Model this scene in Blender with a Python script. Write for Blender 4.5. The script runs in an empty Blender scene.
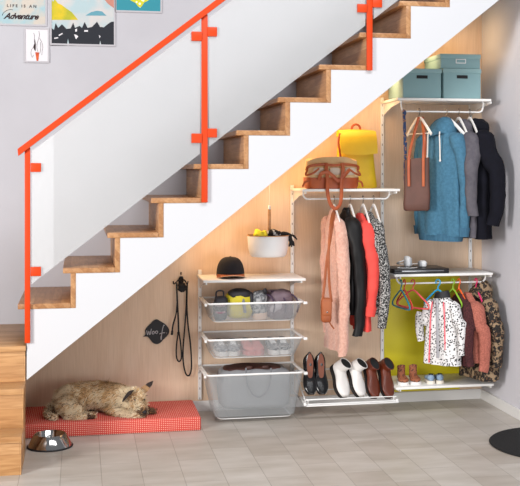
import bpy, bmesh, math, random
from mathutils import Vector, Matrix, noise
PI = math.pi
C = bpy.context.scene.collection
S = bpy.context.scene
rnd = random.Random(7)

# ------------------------------------------------------------ camera
F_PX, XC, HOR = 1060.0, 295.0, 172.0
CAM_X, CAM_D, CAM_H = -0.74, 6.71, 1.513
TH = math.atan((XC-80)/F_PX)
cd = bpy.data.cameras.new('camera'); cam = bpy.data.objects.new('camera', cd); C.objects.link(cam)
cam.location = (CAM_X, -CAM_D, CAM_H); cam.rotation_euler = (PI/2, 0, -TH)
cd.sensor_fit = 'HORIZONTAL'; cd.sensor_width = 36; cd.lens = 36*F_PX/520
cd.shift_x = (260-XC)/520; cd.shift_y = (HOR-243)/520
S.camera = cam

# ------------------------------------------------------------ world, assumed and added lights, exposure
w = bpy.data.worlds.new('world'); S.world = w; w.use_nodes = True
w.node_tree.nodes['Background'].inputs[0].default_value = (0.90, 0.94, 1.0, 1)
w.node_tree.nodes['Background'].inputs[1].default_value = 0.34
def soff0(x): return .391+(x+1.028)*.79     # underside of the stairs
def area(name, loc, target, sx, sy, power, col):
    l = bpy.data.lights.new(name, 'AREA'); l.shape = 'RECTANGLE'; l.size = sx; l.size_y = sy
    l.energy = power; l.color = col
    o = bpy.data.objects.new(name, l); C.objects.link(o); o.location = loc
    o.rotation_euler = (Vector(target)-Vector(loc)).to_track_quat('-Z', 'Y').to_euler()
    return o
area('assumed_window_left', (-4.6, -4.9, 2.0), (0.2, -0.3, 1.1), 1.3, 1.5, 370, (1.0, 0.97, 0.94))  # assumed window, out of view, its direction taken from the cast shadows
area('low_front_fill', (1.6, -4.6, .72), (1.1, 0, .75), 1.9, 1.2, 50, (0.97, 0.98, 1.0))  # added low fill lamp, lifts the space under the stairs and the floor
area('overhead_fill', (0.8, -4.2, 4.9), (0.5, 0, 2.2), 3.4, 1.4, 185, (0.97, 0.98, 1.0))  # added overhead fill, brightens the wall above the treads and the stringer
area('added_reflection_light', (-2.06, -8.5, 1.4), (-2.06, 0, 1.4), 2.0, 2.8, 55, (0.97, 0.98, 1.0))  # added light behind the camera, placed to mirror a bright strip in the acrylic
assumed_glow = area('assumed_under_stair_light', (.78, -.21, soff0(.78)-.05), (.78+.3, -.21, 0), 2.35, .18, 8, (1.0, .62, .30))  # assumed warm lamp with no fitting seen, gives the glow on the plywood
assumed_glow.rotation_euler = (0, -math.atan(.79), 0)
S.view_settings.view_transform = 'Standard'; S.view_settings.look = 'None'
S.view_settings.gamma = 1; S.view_settings.use_curve_mapping = False
S.view_settings.exposure = -0.2

# ------------------------------------------------------------ measuring: photo pixel -> point on the plane Y (or on a level Z)
def at(u, v, Y=0.0):
    t = math.tan(TH+math.atan((u-XC)/F_PX)); dy = Y+CAM_D; dx = t*dy
    dep = dx*math.sin(TH)+dy*math.cos(TH)
    return Vector((CAM_X+dx, Y, CAM_H-(v-HOR)*dep/F_PX))
def ax(u, Y=0.0): return at(u, 200, Y).x
def az(u, v, Y=0.0): return at(u, v, Y).z

# ------------------------------------------------------------ materials
def lin(c):
    if isinstance(c, str):
        c = [int(c[i:i+2], 16)/255 for i in (0, 2, 4)]
    return tuple((x/12.92 if x <= .04045 else ((x+.055)/1.055)**2.4) for x in c)+(1,)
class N:
    def __init__(s, name):
        s.m = bpy.data.materials.new(name); s.m.use_nodes = True; s.t = s.m.node_tree
        s.b = s.t.nodes['Principled BSDF']; s.out = s.t.nodes['Material Output']
    def n(s, typ, **kw):
        nd = s.t.nodes.new(typ)
        for k, v in kw.items():
            if k in nd.inputs.keys(): nd.inputs[k].default_value = v
            else: setattr(nd, k, v)
        return nd
    def l(s, a, b): s.t.links.new(a, b)
    def coords(s, scale=(1, 1, 1), rot=(0, 0, 0), loc=(0, 0, 0)):
        tc = s.n('ShaderNodeTexCoord'); mp = s.n('ShaderNodeMapping')
        mp.inputs['Scale'].default_value = scale; mp.inputs['Rotation'].default_value = rot; mp.inputs['Location'].default_value = loc
        s.l(tc.outputs['Object'], mp.inputs[0]); return mp.outputs[0]
    def ramp(s, fac, stops, interp='LINEAR'):
        r = s.n('ShaderNodeValToRGB'); r.color_ramp.interpolation = interp
        e = r.color_ramp.elements
        while len(e) < len(stops): e.new(.5)
        for i, (p, c) in enumerate(stops): e[i].position = p; e[i].color = lin(c) if not (len(c) == 4 and not isinstance(c, str)) else c
        s.l(fac, r.inputs[0]); return r.outputs[0]
    def bump(s, fac, strength=.3, dist=.002):
        b = s.n('ShaderNodeBump'); b.inputs['Strength'].default_value = strength; b.inputs['Distance'].default_value = dist
        s.l(fac, b.inputs['Height']); s.l(b.outputs[0], s.b.inputs['Normal'])
def mat(name, col, rough=.6, metal=0, col2=None, scale=30, stretch=(1, 1, 1), bump=0, bscale=200, bdist=.002, spec=.5, sheen=0, st=(.35, .65)):
    k = N(name); k.b.inputs['Base Color'].default_value = lin(col); k.b.inputs['Roughness'].default_value = rough
    k.b.inputs['Metallic'].default_value = metal; k.b.inputs['Specular IOR Level'].default_value = spec
    if sheen: k.b.inputs['Sheen Weight'].default_value = sheen
    c = k.coords(stretch)
    nz = k.n('ShaderNodeTexNoise', Scale=scale, Detail=4.0); k.l(c, nz.inputs['Vector'])
    if col2 is not None: k.l(k.ramp(nz.outputs['Fac'], [(st[0], col), (st[1], col2)]), k.b.inputs['Base Color'])
    if bump:
        n2 = k.n('ShaderNodeTexNoise', Scale=bscale, Detail=3.0); k.l(c, n2.inputs['Vector']); k.bump(n2.outputs['Fac'], bump, bdist)
    return k.m

def m_tiles():
    k = N('grey_stone_tiles'); tc = k.n('ShaderNodeTexCoord'); sp = k.n('ShaderNodeSeparateXYZ'); cb = k.n('ShaderNodeCombineXYZ')
    k.l(tc.outputs['Object'], sp.inputs[0])
    a1 = k.n('ShaderNodeMath', operation='ADD'); a1.inputs[1].default_value = 1.14+4.0; k.l(sp.outputs['Y'], a1.inputs[0])
    a2 = k.n('ShaderNodeMath', operation='ADD'); a2.inputs[1].default_value = .835+4.0; k.l(sp.outputs['X'], a2.inputs[0])
    k.l(a1.outputs[0], cb.inputs[0]); k.l(a2.outputs[0], cb.inputs[1])
    def brick(c1, c2, cm, ms):
        br = k.n('ShaderNodeTexBrick'); br.offset = .5; br.squash = 1
        for nm, v in (('Color1', lin(c1)), ('Color2', lin(c2)), ('Mortar', lin(cm)), ('Scale', 1.0), ('Mortar Size', ms), ('Mortar Smooth', .3), ('Bias', 0.0), ('Brick Width', .4), ('Row Height', .2)):
            br.inputs[nm].default_value = v
        k.l(cb.outputs[0], br.inputs['Vector']); return br
    br = brick('cdc7c0', 'bdb5ac', '9c948c', .0016)
    nz = k.n('ShaderNodeTexNoise', Scale=3.0, Detail=6.0); k.l(k.coords((1, 3, 1)), nz.inputs['Vector'])
    mx = k.n('ShaderNodeMix', data_type='RGBA', blend_type='MULTIPLY'); mx.inputs['Factor'].default_value = 1
    k.l(br.outputs['Color'], mx.inputs['A']); k.l(k.ramp(nz.outputs['Fac'], [(.3, (.90, .89, .87)), (.7, (1, 1, 1))]), mx.inputs['B'])
    k.l(mx.outputs['Result'], k.b.inputs['Base Color']); k.b.inputs['Roughness'].default_value = .42
    b2 = brick((1, 1, 1), (1, 1, 1), (0, 0, 0), .0025); k.bump(b2.outputs['Color'], .4, .0012)
    return k.m
def m_ply():
    k = N('pale_birch_plywood')
    n1 = k.n('ShaderNodeTexNoise', Scale=2.2, Detail=5.0, Distortion=.6); k.l(k.coords((3.0, 1, .7)), n1.inputs['Vector'])
    c = k.ramp(n1.outputs['Fac'], [(.25, 'dfc0a4'), (.5, 'e5c9ae'), (.75, 'ebd2ba')])
    n2 = k.n('ShaderNodeTexNoise', Scale=60.0, Detail=3.0); k.l(k.coords((4, 1, .12)), n2.inputs['Vector'])
    mx = k.n('ShaderNodeMix', data_type='RGBA', blend_type='MULTIPLY'); mx.inputs['Factor'].default_value = 1
    k.l(c, mx.inputs['A']); k.l(k.ramp(n2.outputs['Fac'], [(.3, (.95, .94, .92)), (.7, (1, 1, 1))]), mx.inputs['B'])
    k.l(mx.outputs['Result'], k.b.inputs['Base Color']); k.b.inputs['Roughness'].default_value = .5
    return k.m
def m_block(name, c1, c2, cm, bw=.35, rh=.045, axis='x'):
    k = N(name); tc = k.n('ShaderNodeTexCoord'); sp = k.n('ShaderNodeSeparateXYZ'); cb = k.n('ShaderNodeCombineXYZ')
    k.l(tc.outputs['Object'], sp.inputs[0])
    ad = k.n('ShaderNodeMath', operation='ADD')
    if axis == 'x':   # staves run along X, stacked in Y+Z
        k.l(sp.outputs['Y'], ad.inputs[0]); k.l(sp.outputs['Z'], ad.inputs[1]); k.l(sp.outputs['X'], cb.inputs[0]); k.l(ad.outputs[0], cb.inputs[1])
    else:             # staves run along Y, stacked in X+Z
        k.l(sp.outputs['X'], ad.inputs[0]); k.l(sp.outputs['Z'], ad.inputs[1]); k.l(sp.outputs['Y'], cb.inputs[0]); k.l(ad.outputs[0], cb.inputs[1])
    mp = k.n('ShaderNodeMapping'); mp.inputs['Location'].default_value = (7.03, 5.017, 0); k.l(cb.outputs[0], mp.inputs[0])
    br = k.n('ShaderNodeTexBrick'); br.offset = .37
    for nm, v in (('Color1', lin(c1)), ('Color2', lin(c2)), ('Mortar', lin(cm)), ('Scale', 1.0), ('Mortar Size', .0006), ('Mortar Smooth', .5), ('Brick Width', bw), ('Row Height', rh)):
        br.inputs[nm].default_value = v
    k.l(mp.outputs[0], br.inputs['Vector'])
    st = (3, 30, 30) if axis == 'x' else (30, 3, 30)
    nz = k.n('ShaderNodeTexNoise', Scale=2.2, Detail=5.0, Distortion=.4); k.l(k.coords(st), nz.inputs['Vector'])
    mx = k.n('ShaderNodeMix', data_type='RGBA', blend_type='MULTIPLY'); mx.inputs['Factor'].default_value = 1
    k.l(br.outputs['Color'], mx.inputs['A']); k.l(k.ramp(nz.outputs['Fac'], [(.3, (.87, .83, .78)), (.65, (1, 1, 1))]), mx.inputs['B'])
    kn = k.n('ShaderNodeTexVoronoi', Scale=5.5); k.l(k.coords((1, 1, 1.3)), kn.inputs['Vector'])
    mk = k.n('ShaderNodeMix', data_type='RGBA', blend_type='MULTIPLY'); mk.inputs['Factor'].default_value = 1
    k.l(mx.outputs['Result'], mk.inputs['A']); k.l(k.ramp(kn.outputs['Distance'], [(.04, (.40, .26, .16)), (.085, (1, 1, 1))]), mk.inputs['B'])
    k.l(mk.outputs['Result'], k.b.inputs['Base Color']); k.b.inputs['Roughness'].default_value = .42
    return k.m
def m_spots(name, base, spot, scale, thr, rnds=1.0, ring=None, inner=None, bump=0):
    k = N(name); vo = k.n('ShaderNodeTexVoronoi', Scale=scale, Randomness=rnds)
    nz = k.n('ShaderNodeTexNoise', Scale=scale*1.6, Detail=2.0); c = k.coords(); k.l(c, nz.inputs['Vector'])
    mxv = k.n('ShaderNodeMix', data_type='VECTOR'); mxv.inputs['Factor'].default_value = .0 if ring is None else .035
    k.l(c, mxv.inputs['A']); k.l(nz.outputs['Color'], mxv.inputs['B']); k.l(mxv.outputs['Result'], vo.inputs['Vector'])
    if ring is None: st = [(0, spot), (thr, spot), (thr+.04, base)]
    else: st = [(0, inner), (ring, inner), (ring+.03, spot), (thr, spot), (thr+.03, base)]
    k.l(k.ramp(vo.outputs['Distance'], st), k.b.inputs['Base Color']); k.b.inputs['Roughness'].default_value = .75
    if bump:
        n2 = k.n('ShaderNodeTexNoise', Scale=220.0, Detail=2.0); k.l(c, n2.inputs['Vector']); k.bump(n2.outputs['Fac'], bump, .004)
    return k.m
def m_mattress():
    k = N('red_patterned_cotton'); tc = k.n('ShaderNodeTexCoord'); sp = k.n('ShaderNodeSeparateXYZ'); k.l(tc.outputs['Object'], sp.inputs[0])
    q = k.n('ShaderNodeMath', operation='ADD'); k.l(sp.outputs['Y'], q.inputs[0]); k.l(sp.outputs['Z'], q.inputs[1])
    def trig(a, b, sgn):
        m = k.n('ShaderNodeMath', operation='ADD' if sgn > 0 else 'SUBTRACT'); k.l(a, m.inputs[0]); k.l(b, m.inputs[1])
        s = k.n('ShaderNodeMath', operation='MULTIPLY'); s.inputs[1].default_value = 2*PI/.022; k.l(m.outputs[0], s.inputs[0])
        t = k.n('ShaderNodeMath', operation='SINE'); k.l(s.outputs[0], t.inputs[0]); return t.outputs[0]
    mu = k.n('ShaderNodeMath', operation='MULTIPLY'); k.l(trig(sp.outputs['X'], q.outputs[0], 1), mu.inputs[0]); k.l(trig(sp.outputs['X'], q.outputs[0], -1), mu.inputs[1])
    a = k.n('ShaderNodeMath', operation='MULTIPLY_ADD'); a.inputs[1].default_value = .5; a.inputs[2].default_value = .5; k.l(mu.outputs[0], a.inputs[0])
    k.l(k.ramp(a.outputs[0], [(0, 'cb3f32'), (.74, 'cd4436'), (.88, 'f0cdbc')]), k.b.inputs['Base Color']); k.b.inputs['Roughness'].default_value = .8
    return k.m
def m_mesh():
    k = N('white_wire_mesh'); k.b.inputs['Base Color'].default_value = lin('adb0b2'); k.b.inputs['Roughness'].default_value = .5
    tr = k.n('ShaderNodeBsdfTransparent'); mx = k.n('ShaderNodeMixShader')
    # woven holes: fine grid in object space
    tc = k.n('ShaderNodeTexCoord'); sp = k.n('ShaderNodeSeparateXYZ'); k.l(tc.outputs['Object'], sp.inputs[0])
    q = k.n('ShaderNodeMath', operation='ADD'); k.l(sp.outputs['Y'], q.inputs[0]); k.l(sp.outputs['X'], q.inputs[1])
    def wv(s):
        a = k.n('ShaderNodeMath', operation='MULTIPLY'); a.inputs[1].default_value = 2*PI/.0031; k.l(s, a.inputs[0])
        b = k.n('ShaderNodeMath', operation='SINE'); k.l(a.outputs[0], b.inputs[0])
        c = k.n('ShaderNodeMath', operation='GREATER_THAN'); c.inputs[1].default_value = .69; k.l(b.outputs[0], c.inputs[0]); return c.outputs[0]
    mxm = k.n('ShaderNodeMath', operation='MAXIMUM'); k.l(wv(q.outputs[0]), mxm.inputs[0]); k.l(wv(sp.outputs['Z']), mxm.inputs[1])
    k.l(mxm.outputs[0], mx.inputs[0]); k.l(tr.outputs[0], mx.inputs[1]); k.l(k.b.outputs[0], mx.inputs[2]); k.l(mx.outputs[0], k.out.inputs[0])
    return k.m
def m_slot():
    k = N('slotted_white_metal'); tc = k.n('ShaderNodeTexCoord'); sp = k.n('ShaderNodeSeparateXYZ'); k.l(tc.outputs['Object'], sp.inputs[0])
    def mth(op, a, b):
        m = k.n('ShaderNodeMath', operation=op)
        if hasattr(a, 'links'): k.l(a, m.inputs[0])
        else: m.inputs[0].default_value = a
        if hasattr(b, 'links'): k.l(b, m.inputs[1])
        else: m.inputs[1].default_value = b
        return m.outputs[0]
    ax_ = mth('LESS_THAN', mth('ABSOLUTE', sp.outputs['X'], 0.0), .0024)
    az_ = mth('LESS_THAN', mth('FRACT', mth('DIVIDE', sp.outputs['Z'], .064), 0.0), .22)
    f = mth('MULTIPLY', ax_, az_)
    k.l(k.ramp(f, [(0, 'e9e8e6'), (1, '8a8580')]), k.b.inputs['Base Color']); k.b.inputs['Roughness'].default_value = .35
    return k.m
def m_glass():
    k = N('clear_acrylic'); tr = k.n('ShaderNodeBsdfTransparent'); tr.inputs[0].default_value = (.95, .96, .96, 1)
    gl = k.n('ShaderNodeBsdfGlossy', Roughness=0.0); df = k.n('ShaderNodeBsdfDiffuse'); df.inputs[0].default_value = (.9, .9, .9, 1)
    fr = k.n('ShaderNodeFresnel', IOR=1.49); m1 = k.n('ShaderNodeMixShader'); m2 = k.n('ShaderNodeMixShader'); m2.inputs[0].default_value = .32
    k.l(tr.outputs[0], m2.inputs[1]); k.l(df.outputs[0], m2.inputs[2])
    k.l(fr.outputs[0], m1.inputs[0]); k.l(m2.outputs[0], m1.inputs[1]); k.l(gl.outputs[0], m1.inputs[2]); k.l(m1.outputs[0], k.out.inputs[0])
    return k.m

M = dict(
    wall=mat('pale_grey_paint', 'bab8bd', .8, col2='b5b3b8', scale=3),
    wallr=mat('lilac_grey_paint', 'd6d4da', .8, col2='d0ced4', scale=3),
    floor=m_tiles(), ply=m_ply(),
    skirt=mat('white_gloss_paint', 'e4e2e0', .35),
    stringer=mat('white_satin_paint', 'cdcdd0', .55),
    tread=m_block('oak_tread_wood', 'c49466', 'a87548', '875a36', .30, .048, 'y'),
    block=m_block('light_oak_block_wood', 'd2a371', 'be8b57', '9c6c3e', .34, .055, 'x'),
    orange=mat('orange_red_lacquer', 'd03e06', .45, spec=.3),
    glass=m_glass(), metal=mat('white_powder_coat', 'e9e8e6', .35), shelf=mat('white_shelf_laminate', 'e9e7e3', .4),
    mesh=m_mesh(), slotted=m_slot(), chrome=mat('polished_steel', 'b4b2b0', .09, 1.0), hook=mat('hook_steel', '8d8a88', .25, 1.0),
    black=mat('black_rubber', '16151a', .6), yellowp=mat('mustard_yellow_paint', 'e0d21c', .5, col2='dacc1a', scale=2),
    teal=mat('teal_cardboard', '84a5a8', .7, col2='80a1a5', scale=8), teal_lid=mat('teal_lid_cardboard', '8aaaac', .7),
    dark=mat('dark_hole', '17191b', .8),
    rubbermat=mat('black_coir', '121214', .95, bump=.8, bscale=180, bdist=.006),
    mattress=m_mattress(),
    plastic_white=mat('white_plastic', 'eeeeee', .35),
)

# ------------------------------------------------------------ mesh helpers
def box(bm, x0, x1, y0, y1, z0, z1, bev=0, seg=2, rot=None):
    r = bmesh.ops.create_cube(bm, size=1); vs = r['verts']
    c = Vector(((x0+x1)/2, (y0+y1)/2, (z0+z1)/2))
    mtx = Matrix.Translation(c) @ (rot.to_4x4() if rot else Matrix()) @ Matrix.Diagonal((abs(x1-x0), abs(y1-y0), abs(z1-z0), 1))
    bmesh.ops.transform(bm, matrix=mtx, verts=vs)
    if bev > 0:
        es = list({e for v in vs for e in v.link_edges})
        bmesh.ops.bevel(bm, geom=es, offset=bev, segments=seg, profile=.5, affect='EDGES')
def prism(bm, pts, axis, a, b):
    """closed outline pts (2-D) pushed from a to b along axis ('x','y','z')"""
    def P(p, t):
        return {'y': (p[0], t, p[1]), 'x': (t, p[0], p[1]), 'z': (p[0], p[1], t)}[axis]
    A = [bm.verts.new(P(p, a)) for p in pts]; B = [bm.verts.new(P(p, b)) for p in pts]
    n = len(pts); bm.faces.new(A); bm.faces.new(B[::-1])
    for i in range(n): bm.faces.new((A[i], B[i], B[(i+1) % n], A[(i+1) % n]))
    bmesh.ops.recalc_face_normals(bm, faces=bm.faces[:])
def loft(bm, rings, cap=True, closed=False):
    R = [[bm.verts.new(p) for p in r] for r in rings]; n = len(R[0])
    for i in range(len(R)-(0 if closed else 1)):
        a, b = R[i], R[(i+1) % len(R)]
        for j in range(n): bm.faces.new((a[j], a[(j+1) % n], b[(j+1) % n], b[j]))
    if cap and not closed:
        bm.faces.new(R[0][::-1]); bm.faces.new(R[-1])
    return R
def cr(pts, k=6, closed=False):
    P = [Vector(p) for p in pts]; out = []; n = len(P)
    for i in range(n if closed else n-1):
        p0 = P[(i-1) % n] if (closed or i > 0) else P[0]*2-P[1]
        p1, p2 = P[i], P[(i+1) % n]
        p3 = P[(i+2) % n] if (closed or i+2 < n) else P[-1]*2-P[-2]
        for j in range(k):
            t = j/k
            out.append(.5*((2*p1)+(p2-p0)*t+(2*p0-5*p1+4*p2-p3)*t*t+(3*p1-p0-3*p2+p3)*t**3))
    if not closed: out.append(P[-1])
    return out
def tube(bm, pts, r, n=8, closed=False, flat=None, up=None, cap=True):
    """r: radius, list of radii; flat=(a,b) makes a strap of half widths a,b; up fixes the frame"""
    pts = [Vector(p) for p in pts]; m = len(pts); rings = []; prev = None
    for i, p in enumerate(pts):
        if closed: t = (pts[(i+1) % m]-pts[i-1])
        else: t = pts[min(i+1, m-1)]-pts[max(i-1, 0)]
        t.normalize()
        if up is not None: a = Vector(up) - t*Vector(up).dot(t)
        elif prev is None: a = Vector((0, 0, 1))-t*t.z if abs(t.z) < .9 else Vector((0, 1, 0))-t*t.y
        else: a = prev-t*prev.dot(t)
        if a.length < 1e-6: a = Vector((1, 0, 0))-t*t.x
        a.normalize(); prev = a; b = t.cross(a)
        rr = r[i] if isinstance(r, (list, tuple)) else r
        fa, fb = flat if flat else (rr, rr)
        if isinstance(r, (list, tuple)) and flat: fa *= rr; fb *= rr
        rings.append([p+a*math.cos(2*PI*(j+.5)/n)*fa+b*math.sin(2*PI*(j+.5)/n)*fb for j in range(n)])
    loft(bm, rings, cap, closed)
def lathe(bm, prof, c, n=32, axis='z'):
    rings = []
    for r, z in prof:
        rings.append([Vector((c[0]+math.cos(2*PI*j/n)*max(r, 1e-4), c[1]+math.sin(2*PI*j/n)*max(r, 1e-4), c[2]+z)) for j in range(n)])
    loft(bm, rings, True)
def se(v, e): return math.copysign(abs(v)**e, v)
def blob(bm, c, s, e1=1., e2=1., nu=28, nv=16, fn=None, rot=None):
    """superellipsoid; e small = boxy"""
    c = Vector(c); rings = []
    for i in range(1, nv):
        ph = -PI/2+PI*i/nv; r = []
        for j in range(nu):
            th = 2*PI*j/nu
            p = Vector((se(math.cos(ph), e1)*se(math.cos(th), e2), se(math.cos(ph), e1)*se(math.sin(th), e2), se(math.sin(ph), e1)))
            if fn: p = fn(p)
            p = Vector((p.x*s[0], p.y*s[1], p.z*s[2]))
            if rot: p = rot @ p
            r.append(c+p)
        rings.append(r)
    loft(bm, rings, True)
def ruffle(bm, amp, scale, seed=0, amp2=0, scale2=60):
    bm.normal_update(); off = Vector((seed*3.1, seed*1.7, seed*.9)); d = {}
    for v in bm.verts:
        a = noise.noise(v.co*scale+off)*amp
        if amp2: a += noise.noise(v.co*scale2+off)*amp2
        d[v] = v.normal*a
    for v, o in d.items(): v.co += o

# ------------------------------------------------------------ object helpers
WM = {}
def thing(name, label, cat, loc=(0, 0, 0), group=None):
    o = bpy.data.objects.new(name, None); C.objects.link(o); o.empty_display_size = .05
    o.location = loc; o['label'] = label; o['category'] = cat
    if group: o['group'] = group
    WM[o.name] = Matrix.Translation(loc); return o
def obj(name, bm, m, parent=None, label=None, smooth=40):
    """links the bmesh (built in world coordinates) as ONE mesh object"""
    me = bpy.data.meshes.new(name); bmesh.ops.recalc_face_normals(bm, faces=bm.faces[:])
    o = bpy.data.objects.new(name, me)
    if parent is not None:
        L = WM[parent.name].inverted(); bm.transform(L); o.parent = parent; WM[o.name] = WM[parent.name]
    bm.to_mesh(me); bm.free(); C.objects.link(o)
    if parent is None: WM[o.name] = Matrix()
    for mm in (m if isinstance(m, (list, tuple)) else [m]): me.materials.append(mm)
    if smooth:
        me.polygons.foreach_set('use_smooth', [True]*len(me.polygons)); me.set_sharp_from_angle(angle=math.radians(smooth))
    if label: o['label'] = label
    return o
def solo(name, bm, m, label, cat, base, group=None, smooth=40):
    """a thing that is one mesh, with its origin at base"""
    bm.transform(Matrix.Translation(-Vector(base))); o = obj(name, bm, m, None, label, smooth); o.location = base
    o['category'] = cat; WM[o.name] = Matrix.Translation(base)
    if group: o['group'] = group
    return o
def struct(name, bm, m, smooth=0):
    o = obj(name, bm, m, None, None, smooth); o['kind'] = 'structure'; return o
def B(): return bmesh.new()
def part(name, m, parent, fn, label=None, smooth=40):
    bm = B(); fn(bm); return obj(name, bm, m, parent, label, smooth)
def text_bm(bm, s, size, origin, ux, uz, depth=.0006, shear=0, align='CENTER', bold=0.0, spacing=1.0):
    """lettering turned into mesh: ux / uz are the directions of the line and of the letters' height"""
    cu = bpy.data.curves.new('lettering', 'FONT'); cu.body = s; cu.size = size; cu.extrude = depth; cu.shear = shear
    cu.align_x = align; cu.offset = bold; cu.space_character = spacing; cu.resolution_u = 3
    t = bpy.data.objects.new('lettering', cu); C.objects.link(t)
    dg = bpy.context.evaluated_depsgraph_get(); me = bpy.data.meshes.new_from_object(t.evaluated_get(dg))
    ux = Vector(ux).normalized(); uz = Vector(uz).normalized(); n = ux.cross(uz)
    mt = Matrix((ux, uz, n)).transposed().to_4x4(); mt.translation = Vector(origin); me.transform(mt)
    bm.from_mesh(me); bpy.data.objects.remove(t); bpy.data.curves.remove(cu); bpy.data.meshes.remove(me)

# ============================================================ THE ROOM
XR = 1.893                 # right wall
bm = B(); box(bm, -2.6, 3.0, -3.2, .12, -.05, 0); struct('floor', bm, M['floor'])
bm = B(); box(bm, -2.6, 3.0, 0, .12, 0, 3.3); struct('wall_back', bm, M['wall'])
bm = B(); box(bm, XR, XR+.12, -.95, 0, 0, 3.3); struct('wall_right', bm, M['wallr'])
# plywood lining under the stairs, cut along the slope
def soff(x): return .391+(x+1.028)*.79
SX0, SX1 = -1.088, XR-.001
bm = B(); prism(bm, [(SX0, .001), (SX1, .001), (SX1, soff(SX1)+.02), (SX0, soff(SX0)+.02)], 'y', -.012, -.0005)
struct('wall_plywood', bm, M['ply'])
bm = B(); box(bm, -1.085, XR-.012, -.026, -.0125, 0, .066, .003); struct('baseboard_back', bm, M['skirt'])
bm = B(); box(bm, XR-.014, XR-.0005, -.95, -.001, 0, .066, .003); struct('baseboard_right', bm, M['skirt'])

# ============================================================ STAIRCASE
YF = -.85
st = thing('staircase', 'white sided staircase with wooden treads and light oak bottom steps', 'stairs', (-1.02, -.42, 0))
XK = lambda k: -.762+.2365*(k-1)
ZK = lambda k: .777+.1882*(k-1)
TT = .028
NST = 14
for k in range(1, NST):
    bm = B(); box(bm, XK(k)-.305, XK(k)-.0285 if k < NST else XK(k), YF-.004, -.001, ZK(k), ZK(k)+TT, .003)
    obj('tread', bm, M['tread'], st)
    bm = B(); box(bm, XK(k)-.028, XK(k), YF-.002, -.001, ZK(k), ZK(k+1)-.0005, .0015)
    obj('riser', bm, M['tread'], st)
def stringer(bm):
    pts = [(-1.02, soff(-1.02))]
    xe = XK(NST-1); pts.append((xe, soff(xe)))
    for k in range(NST-1, 0, -1):
        pts.append((XK(k), ZK(k)-.0005)); pts.append((XK(k-1)+.0005 if k > 1 else -1.02, ZK(k)-.0005))
    prism(bm, pts, 'y', YF, YF+.03)
part('stringer', M['stringer'], st, stringer, smooth=0)
def soffit(bm):
    xe = XK(NST-1)
    prism(bm, [(-1.02, soff(-1.02)+.003), (xe, soff(xe)+.003), (xe, soff(xe)+.03), (-1.02, soff(-1.02)+.03)], 'y', YF+.031, -.013)
part('soffit', M['stringer'], st, soffit, smooth=0)
# lower flight of solid oak steps turning towards the room
XS = -1.025
def blockstep(bm, y0, y1, z0, z1, x0=-1.95, x1=XS):
    box(bm, x0, x1, y0, y1, z0, z1, .002)
part('landing', M['block'], st, lambda bm: (box(bm, -1.95, XS, YF-.012, -.001, .552, .582, .003), box(bm, -1.95, XS-.003, YF, YF+.025, 0, .5515, .001), box(bm, -1.95, -1.09, YF+.0252, -.001, 0, .5515, .001)))
part('step', M['block'], st, lambda bm: (box(bm, -1.95, XS, YF-.212, YF-.0005, .362, .392, .003), box(bm, -1.95, XS-.003, YF-.200, YF-.0005, 0, .3615, .001)))
part('step', M['block'], st, lambda bm: (box(bm, -1.95, XS, YF-.412, YF-.2125, .163, .193, .003), box(bm, -1.95, XS-.003, YF-.400, YF-.2125, 0, .1625, .001)))

# railing
YP = YF-.012
rl = thing('stair_railing', 'orange red metal stair railing with clear acrylic panels', 'railing', (-1.01, YP, .6))
RS = .753   # rise per metre of the rail
def rail_z(x): return 1.655+(x+1.016)*RS*1.035
posts = [(-1.030, -1.001, .598), (-.082, -.048, 1.345), (.863, .896, 2.093)]
for x0, x1, zb in posts:
    xm = (x0+x1)/2
    part('post', M['orange'], rl, lambda bm: box(bm, x0, x1, YP-.010, YP+.006, zb, rail_z(xm)-.012, .0015))
def handrail(bm):
    xa, xb = -1.062, 1.4; h = .020
    prism(bm, [(xa, rail_z(xa)-h), (xb, rail_z(xb)-h), (xb, rail_z(xb)+h), (xa-.004, rail_z(xa)+h*.8)], 'y', YP-.030, YP+.014)
part('handrail', M['orange'], rl, handrail, smooth=0)
def gz(x): return .900+(x+1.009)*.777        # lower edge of the acrylic
def gt(x): return rail_z(x)-.045
def panel(xa, xb):
    pr = []
    bm = B(); prism(bm, [(xa, gz(xa)), (xb, gz(xb)), (xb, gt(xb)), (xa, gt(xa))], 'y', YP-.001, YP+.005)
    obj('glass_panel', bm, M['glass'], rl, smooth=0)
panel(-.995, -.090); panel(-.040, .855); panel(.905, 1.4)
def clamp(x0, x1, z0, z1):
    part('clamp', M['orange'], rl, lambda bm: box(bm, x0, x1, YP-.016, YP+.016, z0, z1, .002))
for (u0, v0, u1, v1) in [(30.5, 163, 41, 172), (30.5, 267, 41, 276), (191.5, 31.5, 202, 41), (207.5, 27, 217, 36.5),
                         (191.5, 133.5, 202, 143), (207.5, 128.5, 217, 137.5), (357.5, 4, 367, 12.5), (372.5, -1, 382, 7.5)]:
    a = at(u0, v0, YP-.01); b = at(u1, v1, YP-.01); clamp(a.x, b.x, b.z, a.z)

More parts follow.
